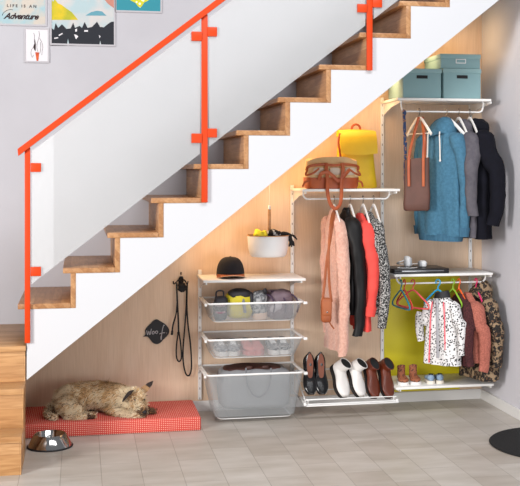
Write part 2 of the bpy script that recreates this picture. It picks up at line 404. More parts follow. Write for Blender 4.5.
# ============================================================ SHELVING
UPX = [0.002, .597, 1.198, 1.807]
upl = ['white slotted wall upright left of the mesh drawers', 'white slotted wall upright between drawers and hanging bag shelf',
       'white slotted wall upright left of the storage box shelf', 'white slotted wall upright nearest the right wall']
upr = [(.075, .895), (.085, 1.43), (.085, 2.0), (.085, 1.99)]
for x, lb, (z0, z1) in zip(UPX, upl, upr):
    t = thing('wall_upright', lb, 'upright', (x, -.0125, z0), 'uprights of the wall shelving')
    part('rail', M['slotted'], t, lambda bm: box(bm, x-.011, x+.011, -.030, -.013, z0, z1, .002), smooth=0)
YSF = -.40
def bracket(bm, x, z, h=.045, y1=YSF+.012):
    # bent sheet arm, deep at the wall, slim at the front
    prism(bm, [(-.0305, z-.004), (y1, z-.004), (y1, z-.016), (-.20, z-.034), (-.0305, z-h-.03)], 'x', x-.004, x+.004)
def shelf(name, label, x0, x1, z, rail=None, top=.006, ups=()):
    t = thing('wall_shelf', label, 'shelf', ((x0+x1)/2, -.2, z), 'shelves of the wall shelving')
    part('board', M['shelf'], t, lambda bm: box(bm, x0, x1, YSF, -.032, z-.010, z+.006, .003))
    for ux in ups: part('bracket', M['metal'], t, lambda bm: bracket(bm, ux, z-.0065))
    if rail:
        xa, xb, yr, zr = rail
        pts = cr([(xa, yr, z-.0102), (xa-.004, yr, z-.028), (xa+.004, yr, zr+.012), (xa+.022, yr, zr), (xa+.06, yr, zr)], 5)
        pts += cr([(xb-.06, yr, zr), (xb-.022, yr, zr), (xb-.004, yr, zr+.012), (xb+.004, yr, z-.028), (xb, yr, z-.0102)], 5)
        part('clothes_rail', M['metal'], t, lambda bm: tube(bm, pts, .0055, 8))
    return t
shelf('s', 'white wall shelf holding the dark cap above the mesh drawers', -.018, .607, .860, ups=(UPX[0], UPX[1]-.013))
shelf('s', 'white wall shelf under the yellow backpack and canvas bag, with rail', .585, 1.205, 1.403, (.606, 1.150, -.34, 1.347), ups=(UPX[1]+.013, UPX[2]-.013))
shelf('s', 'highest white wall shelf, carrying the teal storage boxes', 1.188, 1.805, 1.968, (1.232, 1.770, -.34, 1.893), ups=(UPX[2]+.013, UPX[3]))
shelf('s', 'white wall shelf under the laptop and headphones, with rail of coloured hangers', 1.170, 1.815, .872, (1.205, 1.785, -.34, .815), ups=(UPX[2]+.013, UPX[3]))
shelf('s', "lowest white wall shelf, carrying the children's shoes", 1.180, 1.822, .172, ups=(UPX[2]+.013, UPX[3]))

# yellow painted board behind the lower clothes rail
bm = B(); box(bm, 1.212, 1.735, -.0205, -.0125, .070, .845, .001)
solo('wall_board', bm, M['yellowp'], 'mustard yellow board on the wall behind the children\'s clothes', 'panel', (1.47, -.0165, .070))

# mesh drawers
def drawer(label, ztop, zbot, xl, xr, xbl, xbr, lip=.012, yf=-.405, rbot=.015):
    yb = -.055; t = thing('mesh_drawer', label, 'drawer', ((xl+xr)/2, -.22, zbot), 'mesh drawers on the left uprights')
    def ring(f, z, ins=0):
        x0 = xl+(xbl-xl)*f+ins; x1 = xr+(xbr-xr)*f-ins; ya = yf+.035*f+ins; yc = yb-.02*f-ins; r = .02+.02*f; pts = []
        for cx, cy, a0 in ((x1-r, yc-r, 0), (x0+r, yc-r, 90), (x0+r, ya+r, 180), (x1-r, ya+r, 270)):
            for q in range(5):
                a = math.radians(a0+q*22.5); pts.append(Vector((cx+r*math.cos(a), cy+r*math.sin(a), z)))
        return pts
    fs = [0, .25, .5, .75, .93]
    def basket(bm):
        R = [[bm.verts.new(p) for p in ring(f, ztop+(zbot-ztop)*f)] for f in fs]
        R.append([bm.verts.new(p) for p in ring(1, zbot, rbot)])
        n = len(R[0])
        for a, b in zip(R, R[1:]):
            for j in range(n): bm.faces.new((a[j], a[(j+1) % n], b[(j+1) % n], b[j]))
        bm.faces.new(R[-1])
    part('basket', M['mesh'], t, basket)
    part('rim', M['metal'], t, lambda bm: tube(bm, ring(0, ztop+.003), .0065, 6, closed=True))
    part('base_wire', M['metal'], t, lambda bm: tube(bm, ring(.97, zbot+.004, rbot*.6), .003, 6, closed=True))
    for sx, xx in ((-1, UPX[0]), (1, UPX[1]-.013)):
        x = xl-.012 if sx < 0 else xr+.012
        def arm(bm):
            box(bm, x-.005, x+.005, yf-.004, -.0305, ztop-.006, ztop+.004, .0015)
            prism(bm, [(-.0305, ztop+.004), (-.10, ztop-.006), (-.10, ztop-.014), (-.0305, ztop-.05)], 'x', x-.003, x+.003)
            if sx > 0: box(bm, x-.009, x+.014, yf-.012, yf+.012, ztop-.010, ztop+.006, .003)
            else: box(bm, x-.010, x+.004, yf-.008, yf+.012, ztop-.010, ztop+.006, .003)
        part('runner', M['metal'], t, arm)
    return t
D1 = (.720, .606); D2 = (.503, .388); D3 = (.292, .018)
drawer('upper mesh drawer just under the cap shelf, holding folded bags', D1[0], D1[1], .010, .588, .045, .548)
drawer('middle mesh drawer holding three pairs of trainers', D2[0], D2[1], .010, .588, .048, .545)
drawer('deep lowest mesh drawer near the floor with a brown bag inside', D3[0], D3[1], .006, .590, .062, .545, rbot=.03)
# ============================================================ HANGERS AND GARMENTS
M.update(
    pinkfluff=mat('pink_fluffy_knit', 'e8b8a4', .95, col2='d79f8b', scale=70, bump=1, bscale=150, bdist=.008, sheen=.4),
    leather=mat('black_leather', '141213', .5, spec=.25, col2='121011', scale=12, bump=.25, bscale=60, bdist=.003),
    coral=mat('coral_knit', 'ec5046', .8, col2='e2463e', scale=14, bump=.3, bscale=250),
    tweed=mat('black_white_tweed', '100f10', .95, col2='c9c6c2', st=(.46, .66), scale=130, bump=.6, bscale=200, bdist=.004),
    denim=mat('petrol_blue_marl', '44748e', .9, col2='3a6780', scale=60, bump=.3, bscale=300),
    denimdark=mat('petrol_blue_rib', '406e88', .9, col2='345e78', scale=90, stretch=(1, 1, .2), bump=.3, bscale=200),
    greyj=mat('grey_jersey', '5e5a60', .9, col2='504c54', scale=30, bump=.3, bscale=300),
    navy=mat('dark_navy_cloth', '12121c', .9, spec=.2, col2='0e0e16', scale=20, bump=.2, bscale=200),
    dots=m_spots('black_dotted_white_shell', 'e9e7e6', '18171a', 76, .36),
    maroon=mat('maroon_fleece', '5a2a2c', .95, col2='35171a', scale=110, bump=1, bscale=200, bdist=.006),
    teddy=mat('salmon_pink_teddy', 'c27462', .95, col2='a05a4c', scale=110, bump=1, bscale=180, bdist=.006),
    leopard=m_spots('leopard_print_plush', '937a5e', '17100d', 36, .57, ring=.24, inner='6a4c34', bump=.8),
    leoboot=m_spots('brown_leopard_suede', '9a5c3e', '2e1712', 90, .34),
    neonpink=mat('neon_pink_zip', 'f2606f', .5), greyzip=mat('reflective_grey_tape', 'a9a8ad', .4),
    cord=mat('white_cord', 'e6e0da', .7), tan=mat('tan_leather', 'a85a2c', .45, col2='95491f', scale=14),
    rust=mat('rust_leather', 'b4561f', .45, col2='9c431a', scale=12), canvas=mat('beige_canvas', 'd9b98a', .85, col2='cfad7c', scale=20, bump=.3, bscale=400),
    grainc=mat('pale_lining_cloth', 'cbb8a4', .85), tote=mat('brown_tote_leather', '613d32', .6, col2='54342a', scale=8),
    yellowbag=mat('yellow_leather', 'e0bd22', .5, col2='d7b21c', scale=8, bump=.15, bscale=300),
    h_teal=mat('teal_plastic', '167f92', .35), h_red=mat('red_plastic', 'd8403a', .35), h_blue=mat('bright_blue_plastic', '1f9ccb', .35),
    h_green=mat('lime_green_plastic', '93c23a', .35), h_orange=mat('orange_plastic', 'f0652a', .35), h_pink=mat('magenta_plastic', 'd92a6a', .35),
    white_fab=mat('white_matt_wood', 'ebe8e4', .5), batik=m_spots('blue_patterned_ribbon', '2a3f66', 'c98a52', 70, .30),
)
def axes(a):
    a = math.radians(a); return Vector((math.sin(a), -math.cos(a), 0)), Vector((-math.cos(a), -math.sin(a), 0))
def hanger(label, X, Y, zr, a, m, hw=.165, rise=.085, kid=False, group=None, wirehook=True):
    """hook over the rail at (X,Y,zr); shoulder bar along the direction a"""
    s, n = axes(a); O = Vector((X, Y, zr)); t = thing('clothes_hanger', label, 'hanger', (X, Y, zr+.012), group)
    def P(q, z, d=0): return O+s*q+n*d+Vector((0, 0, z))
    hr = .0125 if not kid else .015
    pts = [P(hr*math.cos(x), hr*math.sin(x)-.002) for x in [math.radians(d) for d in (-150+180+150, 165, 140, 110, 80, 50, 20, -10, -35)]]
    pts = [P(-hr*1.0, -.010), P(-hr, .002)]+[P(-hr*math.cos(math.radians(d)), .002+hr*math.sin(math.radians(d))) for d in (30, 60, 90, 120, 150, 180)]+[P(hr*.8, -.012), P(0, -.028), P(0, -.05)]
    part('hook', m if kid else M['hook'], t, lambda bm: tube(bm, cr(pts, 3), .0042 if kid else .0021, 6))
    z0 = -.048; r = .0055 if kid else .007
    def body(bm):
        if kid:
            tube(bm, cr([P(0, z0), P(hw*.5, z0-.035), P(hw*.93, z0-rise), P(hw, z0-rise-.02), P(hw*.9, z0-rise-.032), P(0, z0-rise-.036), P(-hw*.9, z0-rise-.032), P(-hw, z0-rise-.02), P(-hw*.93, z0-rise), P(-hw*.5, z0-.035)], 4, closed=True), r, 6, closed=True)
        else:
            tube(bm, cr([P(-hw, z0-rise-.02), P(-hw*.6, z0-rise*.6), P(-.03, z0-.006), P(0, z0), P(.03, z0-.006), P(hw*.6, z0-rise*.6), P(hw, z0-rise-.02)], 4), r, 8, flat=(.011, .006), up=(0, 0, 1))
            tube(bm, [P(-hw*.93, z0-rise-.012), P(hw*.93, z0-rise-.012)], .0035, 6)
    part('shoulder_bar', m, t, body)
    return t
def garment(name, label, cat, X, Y, zn, a, hw, th, L, m, slen=.56, sr=.052, splay=.02, bend=.03, amp=.008, fs=5, seed=1, flare=1.0, hood=None, collar=None, cuff=None, hem=None, fine=0, group=None, near=None, far=None, sleeve_m=None):
    s, n = axes(a); O = Vector((X, Y, zn))
    def P(q, d, z): return O+s*q+n*d+Vector((0, 0, z))
    t = thing(name, label, cat, (X, Y, zn-L), group); rr = random.Random(seed)
    nu = 44; prof = [(0, .24, .40), (-.012, .30, .5), (-.03, .48, .62), (-.055, .70, .76), (-.085, .86, .88), (-.12, .95, .96)]
    zz = -.085
    k = 16
    for i in range(1, k+1): prof.append((-.12-(L-.12)*i/k, .98*(1+(flare-1)*i/k), 1.0+(.12*i/k)))
    phs = [rr.uniform(0, 6) for _ in range(4)]
    def body(bm):
        rings = []
        for z, fw, ft in prof:
            g = min(1, -z/(L)*1.3); r = []
            for j in range(nu):
                q = 2*PI*j/nu; f = 1+g*(.13*math.sin(5*q+phs[0]+z*3)+.10*math.sin(9*q+phs[1]-z*4))
                r.append(P(hw*fw*se(math.cos(q), .85)*(1+(f-1)*.3), th*ft*se(math.sin(q), .75)*f*(1+.0*g), z))
            rings.append(r)
        loft(bm, rings, True); ruffle(bm, amp, 9, seed, fine, 70)
    b = part('body', m, t, body, smooth=60)
    for sg, ov in ((1, near), (-1, far)):
        sl = ov[0] if ov else slen
        sp, bn = (ov[1], ov[2]) if ov else (splay, bend)
        pts = cr([P(sg*hw*.60, 0, -.055), P(sg*(hw*.84), bn*.1, -.10), P(sg*(hw*.97+sp*.3), bn*.35, -.19), P(sg*(hw+sp*.9), bn*.95, -sl*.48), P(sg*(hw+sp), bn*1.05, -sl*.76), P(sg*(hw+sp*.8), bn*.55, -sl)], 5)
        m_ = len(pts); rs = []
        for i in range(m_):
            x = i/(m_-1); rs.append(sr*(.62+.5*min(1, x*6) if x < .16 else 1.12-.50*x))
        def slv(bm):
            tube(bm, pts, rs, 18, flat=(1.0, .78), up=n); ruffle(bm, amp*1.0, 14, seed+sg*5, fine or amp*.4, 45)
        part('sleeve', sleeve_m or m, t, slv, smooth=60)
        if cuff:
            p1, p0 = pts[-1], pts[-3]; d = (p1-p0).normalized()
            part('cuff', cuff, t, lambda bm: tube(bm, [p1-d*.01, p1+d*.02, p1+d*.045], [sr*.74, sr*.66, sr*.62], 16, flat=(1.0, .8), up=n), smooth=60)
    if hem:
        part('hem', hem, t, lambda bm: loft(bm, [[P(hw*.99*flare*se(math.cos(2*PI*j/36), .85)*e, th*1.14*se(math.sin(2*PI*j/36), .75)*e, -L+.008-dz) for j in range(36)] for dz, e in ((0, 1.0), (.02, .98), (.045, .95))]), smooth=60)
    if hood:
        hh, hd = hood
        def hd_fn(bm):
            # hood fallen back and bunched round the neck
            rings = []
            for i, (z, f, o) in enumerate([(-.06, 1.25, -.006), (-.03, 1.35, -.012), (0, 1.25, -.02), (hh*.5, 1.05, -.03), (hh, .7, -.028), (hh*1.02, .5, -.02), (hh*.6, .42, -.01), (0, .40, -.0)]):
                rings.append([P(hw*(.46 if hd > .06 else .38)*f*math.cos(2*PI*j/24), hd*f*math.sin(2*PI*j/24)+o, z+.012*math.sin(2*PI*j/24*2)) for j in range(24)])
            loft(bm, rings, True); ruffle(bm, amp*1.0, 16, seed+9, fine, 60)
        part('hood', m, t, hd_fn, smooth=60)
    if collar:
        cm, ch = collar
        def cf(bm):
            rings = []
            for z, f in [(-.03, 1.25), (-.005, 1.1), (ch, 1.02), (ch+.003, .92), (0, .85), (-.01, .8)]:
                rings.append([P(hw*.30*f*math.cos(2*PI*j/24), th*.55*f*math.sin(2*PI*j/24), z-.02*max(0, math.sin(2*PI*j/24))) for j in range(24)])
            loft(bm, rings, True)
        part('collar', cm, t, cf, smooth=60)
    return t, P
def strip(name, m, t, P, pts, wd, label=None, tk=.0015):
    q = cr([P(*p) for p in pts], 4); part(name, m, t, lambda bm: tube(bm, q, 1, 6, flat=(tk, wd), up=(P(0, 1, 0)-P(0, 0, 0))), label)

YR = -.34
# ---- upper right rail
RT = 1.8985
hanger('white hanger carrying the brown tote bag', ax(419, YR), YR, RT, 12, M['white_fab'], .15, .085)
hanger('white hanger inside the blue hoodie', ax(446, YR), YR, RT, 27, M['white_fab'], .155)
hanger('white hanger inside the grey hooded sweatshirt', ax(458.5, YR), YR, RT, 0, M['white_fab'], .155)
hanger('white hanger inside the dark navy hooded jacket', ax(469.5, YR), YR, RT, -2, M['white_fab'], .155)
t, P = garment('hoodie', 'petrol blue hooded sweatshirt with white drawstrings on the highest rail', 'sweatshirt', ax(440.5, YR), YR, RT-.100, 27, .178, .062, .68, M['denim'], slen=.64, sr=.056, bend=-.012, splay=.02, hood=(.050, .066), cuff=M['denimdark'], hem=M['denimdark'], seed=3, amp=.010)
for q, zl in ((-.03, -.19), (.075, -.21)):
    ds = part('drawstring', M['cord'], t, lambda bm: tube(bm, cr([P(q*.9, .078, -.035), P(q*.95, .084, -.06), P(q, .084, -.12), P(q*1.05, .086, zl)], 5), .0042, 6), 'white drawstring')
    part('drawstring_knot', M['cord'], ds, lambda bm: blob(bm, P(q*1.05, .086, zl-.004), (.007, .007, .009), nu=10, nv=6), 'white knot')
t, P = garment('hoodie', 'grey hooded sweatshirt between the blue hoodie and the navy jacket', 'sweatshirt', ax(461, YR), YR+.01, RT-.092, 4, .205, .040, .70, M['greyj'], slen=.56, sr=.05, hood=(.03, .05), seed=5, amp=.009)
t, P = garment('jacket', 'dark navy hooded jacket nearest the right wall on the highest rail', 'jacket', ax(474, YR), YR+.005, RT-.092, 0, .205, .06, .71, M['navy'], slen=.62, sr=.066, splay=.05, bend=-.055, hood=(.035, .06), seed=8, amp=.010)
part('snap', M['chrome'], t, lambda bm: blob(bm, P(.05, .071, -.28), (.006, .003, .006), nu=10, nv=6), 'small metal snap')

# ---- middle rail
RM = 1.3525
gl = ['white hanger inside the pink fluffy cardigan', 'white hanger inside the black leather jacket', 'white hanger inside the coral sweater', 'white hanger inside the black and white tweed jacket']
for u, lb in zip((334, 350, 363, 373.5), gl): hanger(lb, ax(u, YR), YR, RM, 0, M['white_fab'], .15)
t, P = garment('cardigan', 'long pale pink fluffy cardigan hanging under the canvas bag shelf', 'cardigan', ax(334, YR), YR, RM-.072, 2, .160, .032, .855, M['pinkfluff'], slen=.60, sr=.043, splay=.0, bend=.0, seed=11, amp=.012, fine=.006, near=(.875, .03, -.008), far=(.78, -.01, .01))
t, P = garment('jacket', 'black leather jacket between the pink cardigan and the coral sweater', 'jacket', ax(346, YR), YR, RM-.075, 2, .178, .036, .63, M['leather'], slen=.75, sr=.049, splay=.01, bend=-.034, seed=13, amp=.011, collar=(M['leather'], .012))
strip('zip', M['chrome'], t, P, [(.165, .040, -.66), (.178, .044, -.69), (.182, .040, -.72)], .003, 'metal cuff zip')
t, P = garment('sweater', 'coral red sweater between the leather jacket and the tweed jacket', 'sweater', ax(360, YR), YR, RM-.095, 0, .178, .038, .71, M['coral'], slen=.57, sr=.048, splay=.02, bend=-.030, seed=17, amp=.010, cuff=M['coral'])
t, P = garment('jacket', 'black and white speckled tweed jacket, last on the middle rail', 'jacket', ax(369.5, YR), YR, RM-.085, 0, .178, .036, .62, M['tweed'], slen=.70, sr=.045, splay=.02, bend=-.038, seed=19, amp=.008)

# ---- kids' rail
RK = .8205
kx = lambda u: ax(u, YR)
hanger("empty teal blue child's hanger at the left end of the low rail", kx(401), YR, RK, 6, M['h_teal'], .135, .075, kid=True)
hanger("empty red child's hanger just behind the teal one", kx(405), YR+.012, RK, 4, M['h_red'], .13, .075, kid=True)
hanger("empty coral pink child's hanger against the dotted raincoat", kx(413), YR, RK, 30, mat('coral_plastic', 'e0585a', .35), .13, .075, kid=True)
hanger("bright blue child's hanger holding the dotted raincoat", kx(437), YR-.02, RK, 42, M['h_blue'], .095, .075, kid=True)
hanger("lime green child's hanger holding the maroon fleece", kx(453), YR, RK, 15, M['h_green'], .095, .075, kid=True)
hanger("orange child's hanger holding the salmon pink jacket", kx(459), YR, RK, 10, M['h_orange'], .095, .075, kid=True)
hanger("magenta child's hanger holding the leopard print coat", kx(476), YR, RK, 5, M['h_pink'], .095, .075, kid=True)
t, P = garment('leopard_coat', "child's leopard print plush coat with hood, nearest the right wall", 'coat', kx(480), YR+.03, RK-.055, 14, .155, .062, .56, M['leopard'], slen=.47, sr=.056, splay=.035, bend=-.01, flare=1.12, hood=(.045, .06), seed=23, amp=.010, fine=.004)
t, P = garment('fleece_jacket', "child's maroon fleece jacket between the dotted raincoat and the salmon jacket", 'jacket', kx(459), YR-.01, RK-.075, 10, .145, .042, .44, M['maroon'], slen=.43, sr=.042, seed=25, amp=.007, fine=.003)
t, P = garment('teddy_jacket', "child's salmon pink teddy jacket beside the leopard print coat", 'jacket', kx(467), YR-.015, RK-.07, 6, .145, .04, .42, M['teddy'], slen=.47, sr=.048, splay=.03, bend=-.03, seed=27, amp=.007, fine=.004)
t, P = garment('raincoat', "child's white raincoat with black dots and neon pink stripes", 'raincoat', kx(440), YR-.04, RK-.066, 40, .112, .046, .445, M['dots'], slen=.34, sr=.044, splay=.06, bend=.01, flare=1.12, seed=29, amp=.004, near=(.37, .040, .018), far=(.31, .045, .01))
def fold_collar(bm):
    loft(bm, [[P(.046*f*math.cos(2*PI*j/20), .030*f*math.sin(2*PI*j/20), z+.008*math.cos(2*PI*j/20)) for j in range(20)] for z, f in ((-.03, 1.25), (-.005, 1.1), (.010, 1.0), (.010, .8), (-.01, .7))])
part('collar', M['black'], t, fold_collar, 'black inner collar')
for q in (-.052, .048): strip('piping', M['neonpink'], t, P, [(q*.8, .048, -.05), (q, .053, -.15), (q*1.1, .055, -.3), (q*1.2, .056, -.435)], .0045, 'neon pink stripe')
strip('zip_tape', M['greyzip'], t, P, [(-.012, .047, -.03), (-.004, .053, -.15), (0, .056, -.3), (0, .056, -.40)], .009, 'grey zip tape')

# ---- tote bag and ribbon on the upper rail
def tote():
    X = ax(418, YR-.02); t = thing('tote_bag', 'brown leather tote bag with rust handles hanging from a hanger', 'bag', (X, YR-.05, 1.25))
    z1, z0 = az(418, 159, -.40), az(418, 211, -.40); s, n = axes(62); O = Vector((ax(417, -.40), -.40, 0))
    def Q(q, d, z): return O+s*q+n*d+Vector((0, 0, z))
    def body(bm):
        rings = []
        for f in [0, .04, .15, .3, .5, .7, .85, .95, 1]:
            z = z0+(z1-z0)*f; hw = .082-.006*f; tt = .034*(1-.45*f)
            if f == 0: hw -= .01; tt -= .008
            rings.append([Q(hw*se(math.cos(2*PI*j/28), .5), tt*se(math.sin(2*PI*j/28), .5), z+.010*(q_ := math.cos(2*PI*j/28))*f) for j in range(28)])
        loft(bm, rings); ruffle(bm, .010, 10, 4)
    part('bag_body', M['tote'], t, body)
    hx = ax(420, YR); top = Vector((hx, YR-.012, RT-.045))
    for d, w_ in ((.018, .045), (-.012, .050)):
        for sg in (-1, 1):
            part('handle', M['rust'], t, lambda bm: tube(bm, cr([Q(sg*w_, d+.014*(1 if d > 0 else -1), z1-.16*(d > 0)-.01), Q(sg*w_, d+.012, z1+.01), Q(sg*w_*.75+.012, d*.6, z1+.13), top+n*d*.6+s*(sg*.010)+Vector((0, 0, .004))], 5), 1, 6, flat=(.003, .0085), up=n), 'rust brown handle')
tote()
bm = B(); pr_ = [at(404.5, 110, YR-.0065), at(404.2, 113, YR-.010), at(404.6, 130, YR-.008), at(405.4, 150, YR-.012), at(405, 170, YR-.010), at(405.6, 186, YR-.010)]
tube(bm, cr(pr_, 6), 1, 8, flat=(.0022, .0105), up=(.15, -1, 0)); ruffle(bm, .004, 30, 2)
t = thing('ribbon_belt', 'blue patterned fabric belt tied over the left end of the highest rail', 'belt', tuple(pr_[-1]))
obj('band', bm, M['batik'], t)
part('knot', M['batik'], t, lambda bm: blob(bm, pr_[1]+Vector((0, -.006, 0)), (.013, .012, .017), nu=12, nv=8))
part('tip', M['black'], t, lambda bm: blob(bm, pr_[-1]+Vector((0, -.004, -.004)), (.010, .008, .012), nu=12, nv=8), 'dark round tip')

# ---- crossbody bag over the pink cardigan
def crossbody():
    yy = -.555; t = thing('crossbody_bag', 'small tan leather crossbody bag on a long strap over the cardigan', 'bag', tuple(at(326, 320, yy)))
    a, b = at(320.8, 298, yy), at(331.5, 322, yy); cx, cz = (a.x+b.x)/2, (a.z+b.z)/2
    part('bag_body', M['tan'], t, lambda bm: blob(bm, (cx, yy, cz), (.031, .022, .074), .35, .4, nu=24, nv=12))
    part('flap', M['tan'], t, lambda bm: blob(bm, (cx, yy-.018, cz+.020), (.030, .008, .052), .35, .4, nu=24, nv=10), 'tan flap')
    part('strap', M['tan'], t, lambda bm: tube(bm, cr([at(331.5, 302, yy), at(329.5, 285, yy), at(328.5, 262, yy), at(329.5, 235, yy+.02), at(332, 216, yy+.10), at(335, 209.5, YR), at(334.2, 216, yy+.12), at(331.0, 235, yy+.03), at(326.5, 262, yy), at(325.0, 280, yy), at(322.5, 301, yy)], 6), 1, 6, flat=(.0022, .008), up=(0, -1, 0)), 'long tan strap')
    part('strap_tail', M['tan'], t, lambda bm: tube(bm, cr([at(328, 316, yy-.01), at(330, 323, yy-.01), at(334, 329, yy)], 5), 1, 6, flat=(.0016, .004), up=(0, -1, 0)), 'loose strap end')
    part('stud', M['chrome'], t, lambda bm: blob(bm, (cx, yy-.027, cz-.01), (.005, .003, .005), nu=10, nv=6))
crossbody()
# ============================================================ STORAGE BOXES
def storage_box(label, x0, x1, y0, y1, z0, h, lid=.028, slot=True, holder=False):
    t = thing('storage_box', label, 'box', ((x0+x1)/2, (y0+y1)/2, z0), 'teal storage boxes on the highest shelf')
    bb = part('box_body', M['teal'], t, lambda bm: box(bm, x0+.004, x1-.004, y0+.004, y1-.004, z0, z0+h-.004, .003))
    part('lid', M['teal_lid'], t, lambda bm: (box(bm, x0, x1, y0, y1, z0+h-lid, z0+h, .004)), 'slightly lighter teal lid')
    xm = (x0+x1)/2
    if slot: part('handle_slot', M['dark'], bb, lambda bm: box(bm, xm-.036, xm+.036, y0+.0015, y0+.006, z0+h-lid-.034, z0+h-lid-.014, .001), 'dark grip slot')
    if holder:
        def fr(bm):
            zc = z0+h*.50; box(bm, xm-.034, xm+.034, y0-.004, y0+.002, zc-.014, zc+.014, .0015)
        part('label_holder', M['metal'], bb, fr, 'pale metal label holder')
        part('label_card', M['teal'], t, lambda bm: box(bm, xm-.028, xm+.028, y0-.0055, y0-.0035, z0+h*.5-.009, z0+h*.5+.009), 'teal label card')
zsh = 1.9745
storage_box('teal lidded box with a dark grip slot, left one standing on the highest shelf', 1.225, 1.482, -.385, -.06, zsh, az(420, 68.5, -.385)-zsh)
storage_box('teal lidded box with a dark grip slot, right one under the shallow box', 1.490, 1.745, -.385, -.06, zsh, az(460, 68.5, -.385)-zsh)
zb = az(460, 68.5, -.385)+.0008
storage_box('shallow teal lidded box with a label holder, stacked on the two taller boxes', 1.475, 1.745, -.375, -.05, zb, az(460, 54, -.375)-zb, lid=.03, slot=False, holder=True)

# ============================================================ BAGS ON THE MIDDLE SHELF
zs = 1.4095
def backpack():
    cx = ax(358, -.2); t = thing('backpack', 'yellow leather backpack with a flap behind the canvas bag', 'backpack', (cx, -.2, zs))
    H = az(357, 131, -.24)-zs
    def body(bm):
        rings = []
        for f in [0, .02, .08, .25, .45, .65, .8, .9, .96, 1]:
            hw = .135*(1-.20*f)*(1 if 0 < f < .95 else (.92 if f < .5 else .80)); tt = .072*(1-.40*f)*(1 if f < .95 else .75)
            rings.append([Vector((cx-.004*f+hw*se(math.cos(2*PI*j/32), .45), -.19+tt*se(math.sin(2*PI*j/32), .55), zs+H*f)) for j in range(32)])
        loft(bm, rings); ruffle(bm, .006, 9, 3)
        for v in bm.verts: v.co.z = max(v.co.z, zs)
    part('bag_body', M['yellowbag'], t, body, smooth=60)
    def flap(bm):
        # lid folding over the front edge
        rings = []
        for q in [-1, -.96, -.5, 0, .5, .96, 1]:
            w_ = .125 if abs(q) < 1 else .118; x = cx+.0+w_*q
            dz = .006*q*q; e = 1 if abs(q) < .97 else .93
            prof = [(-.16, H*.93), (-.17, H+.004), (-.20, H+.014), (-.245, H+.004), (-.268, H*.90), (-.280, H*.78), (-.286, H*.58+dz*3), (-.281, H*.58+dz*3), (-.273, H*.78), (-.258, H*.89), (-.235, H*.93)]
            rings.append([Vector((x, y, zs+z*e+(1-e)*H*.8-dz)) for y, z in prof])
        loft(bm, rings)
    part('flap', M['yellowbag'], t, flap, smooth=60)
    part('top_loop', M['rust'], t, lambda bm: tube(bm, cr([(cx-.03, -.2, zs+H+.008), (cx-.022, -.2, zs+H+.035), (cx, -.2, zs+H+.046), (cx+.022, -.2, zs+H+.035), (cx+.03, -.2, zs+H+.008)], 5), 1, 6, flat=(.003, .007), up=(0, 1, 0)), 'brown grab loop')
    part('side_strap', M['rust'], t, lambda bm: tube(bm, cr([(cx-.118, -.255, zs+H*.96), (cx-.128, -.255, zs+H*.8), (cx-.120, -.272, zs+H*.55), (cx-.128, -.262, zs+.12)], 5), 1, 6, flat=(.003, .007), up=(0, 1, 0)), 'brown side strap')
    t.location.y += .052
backpack()
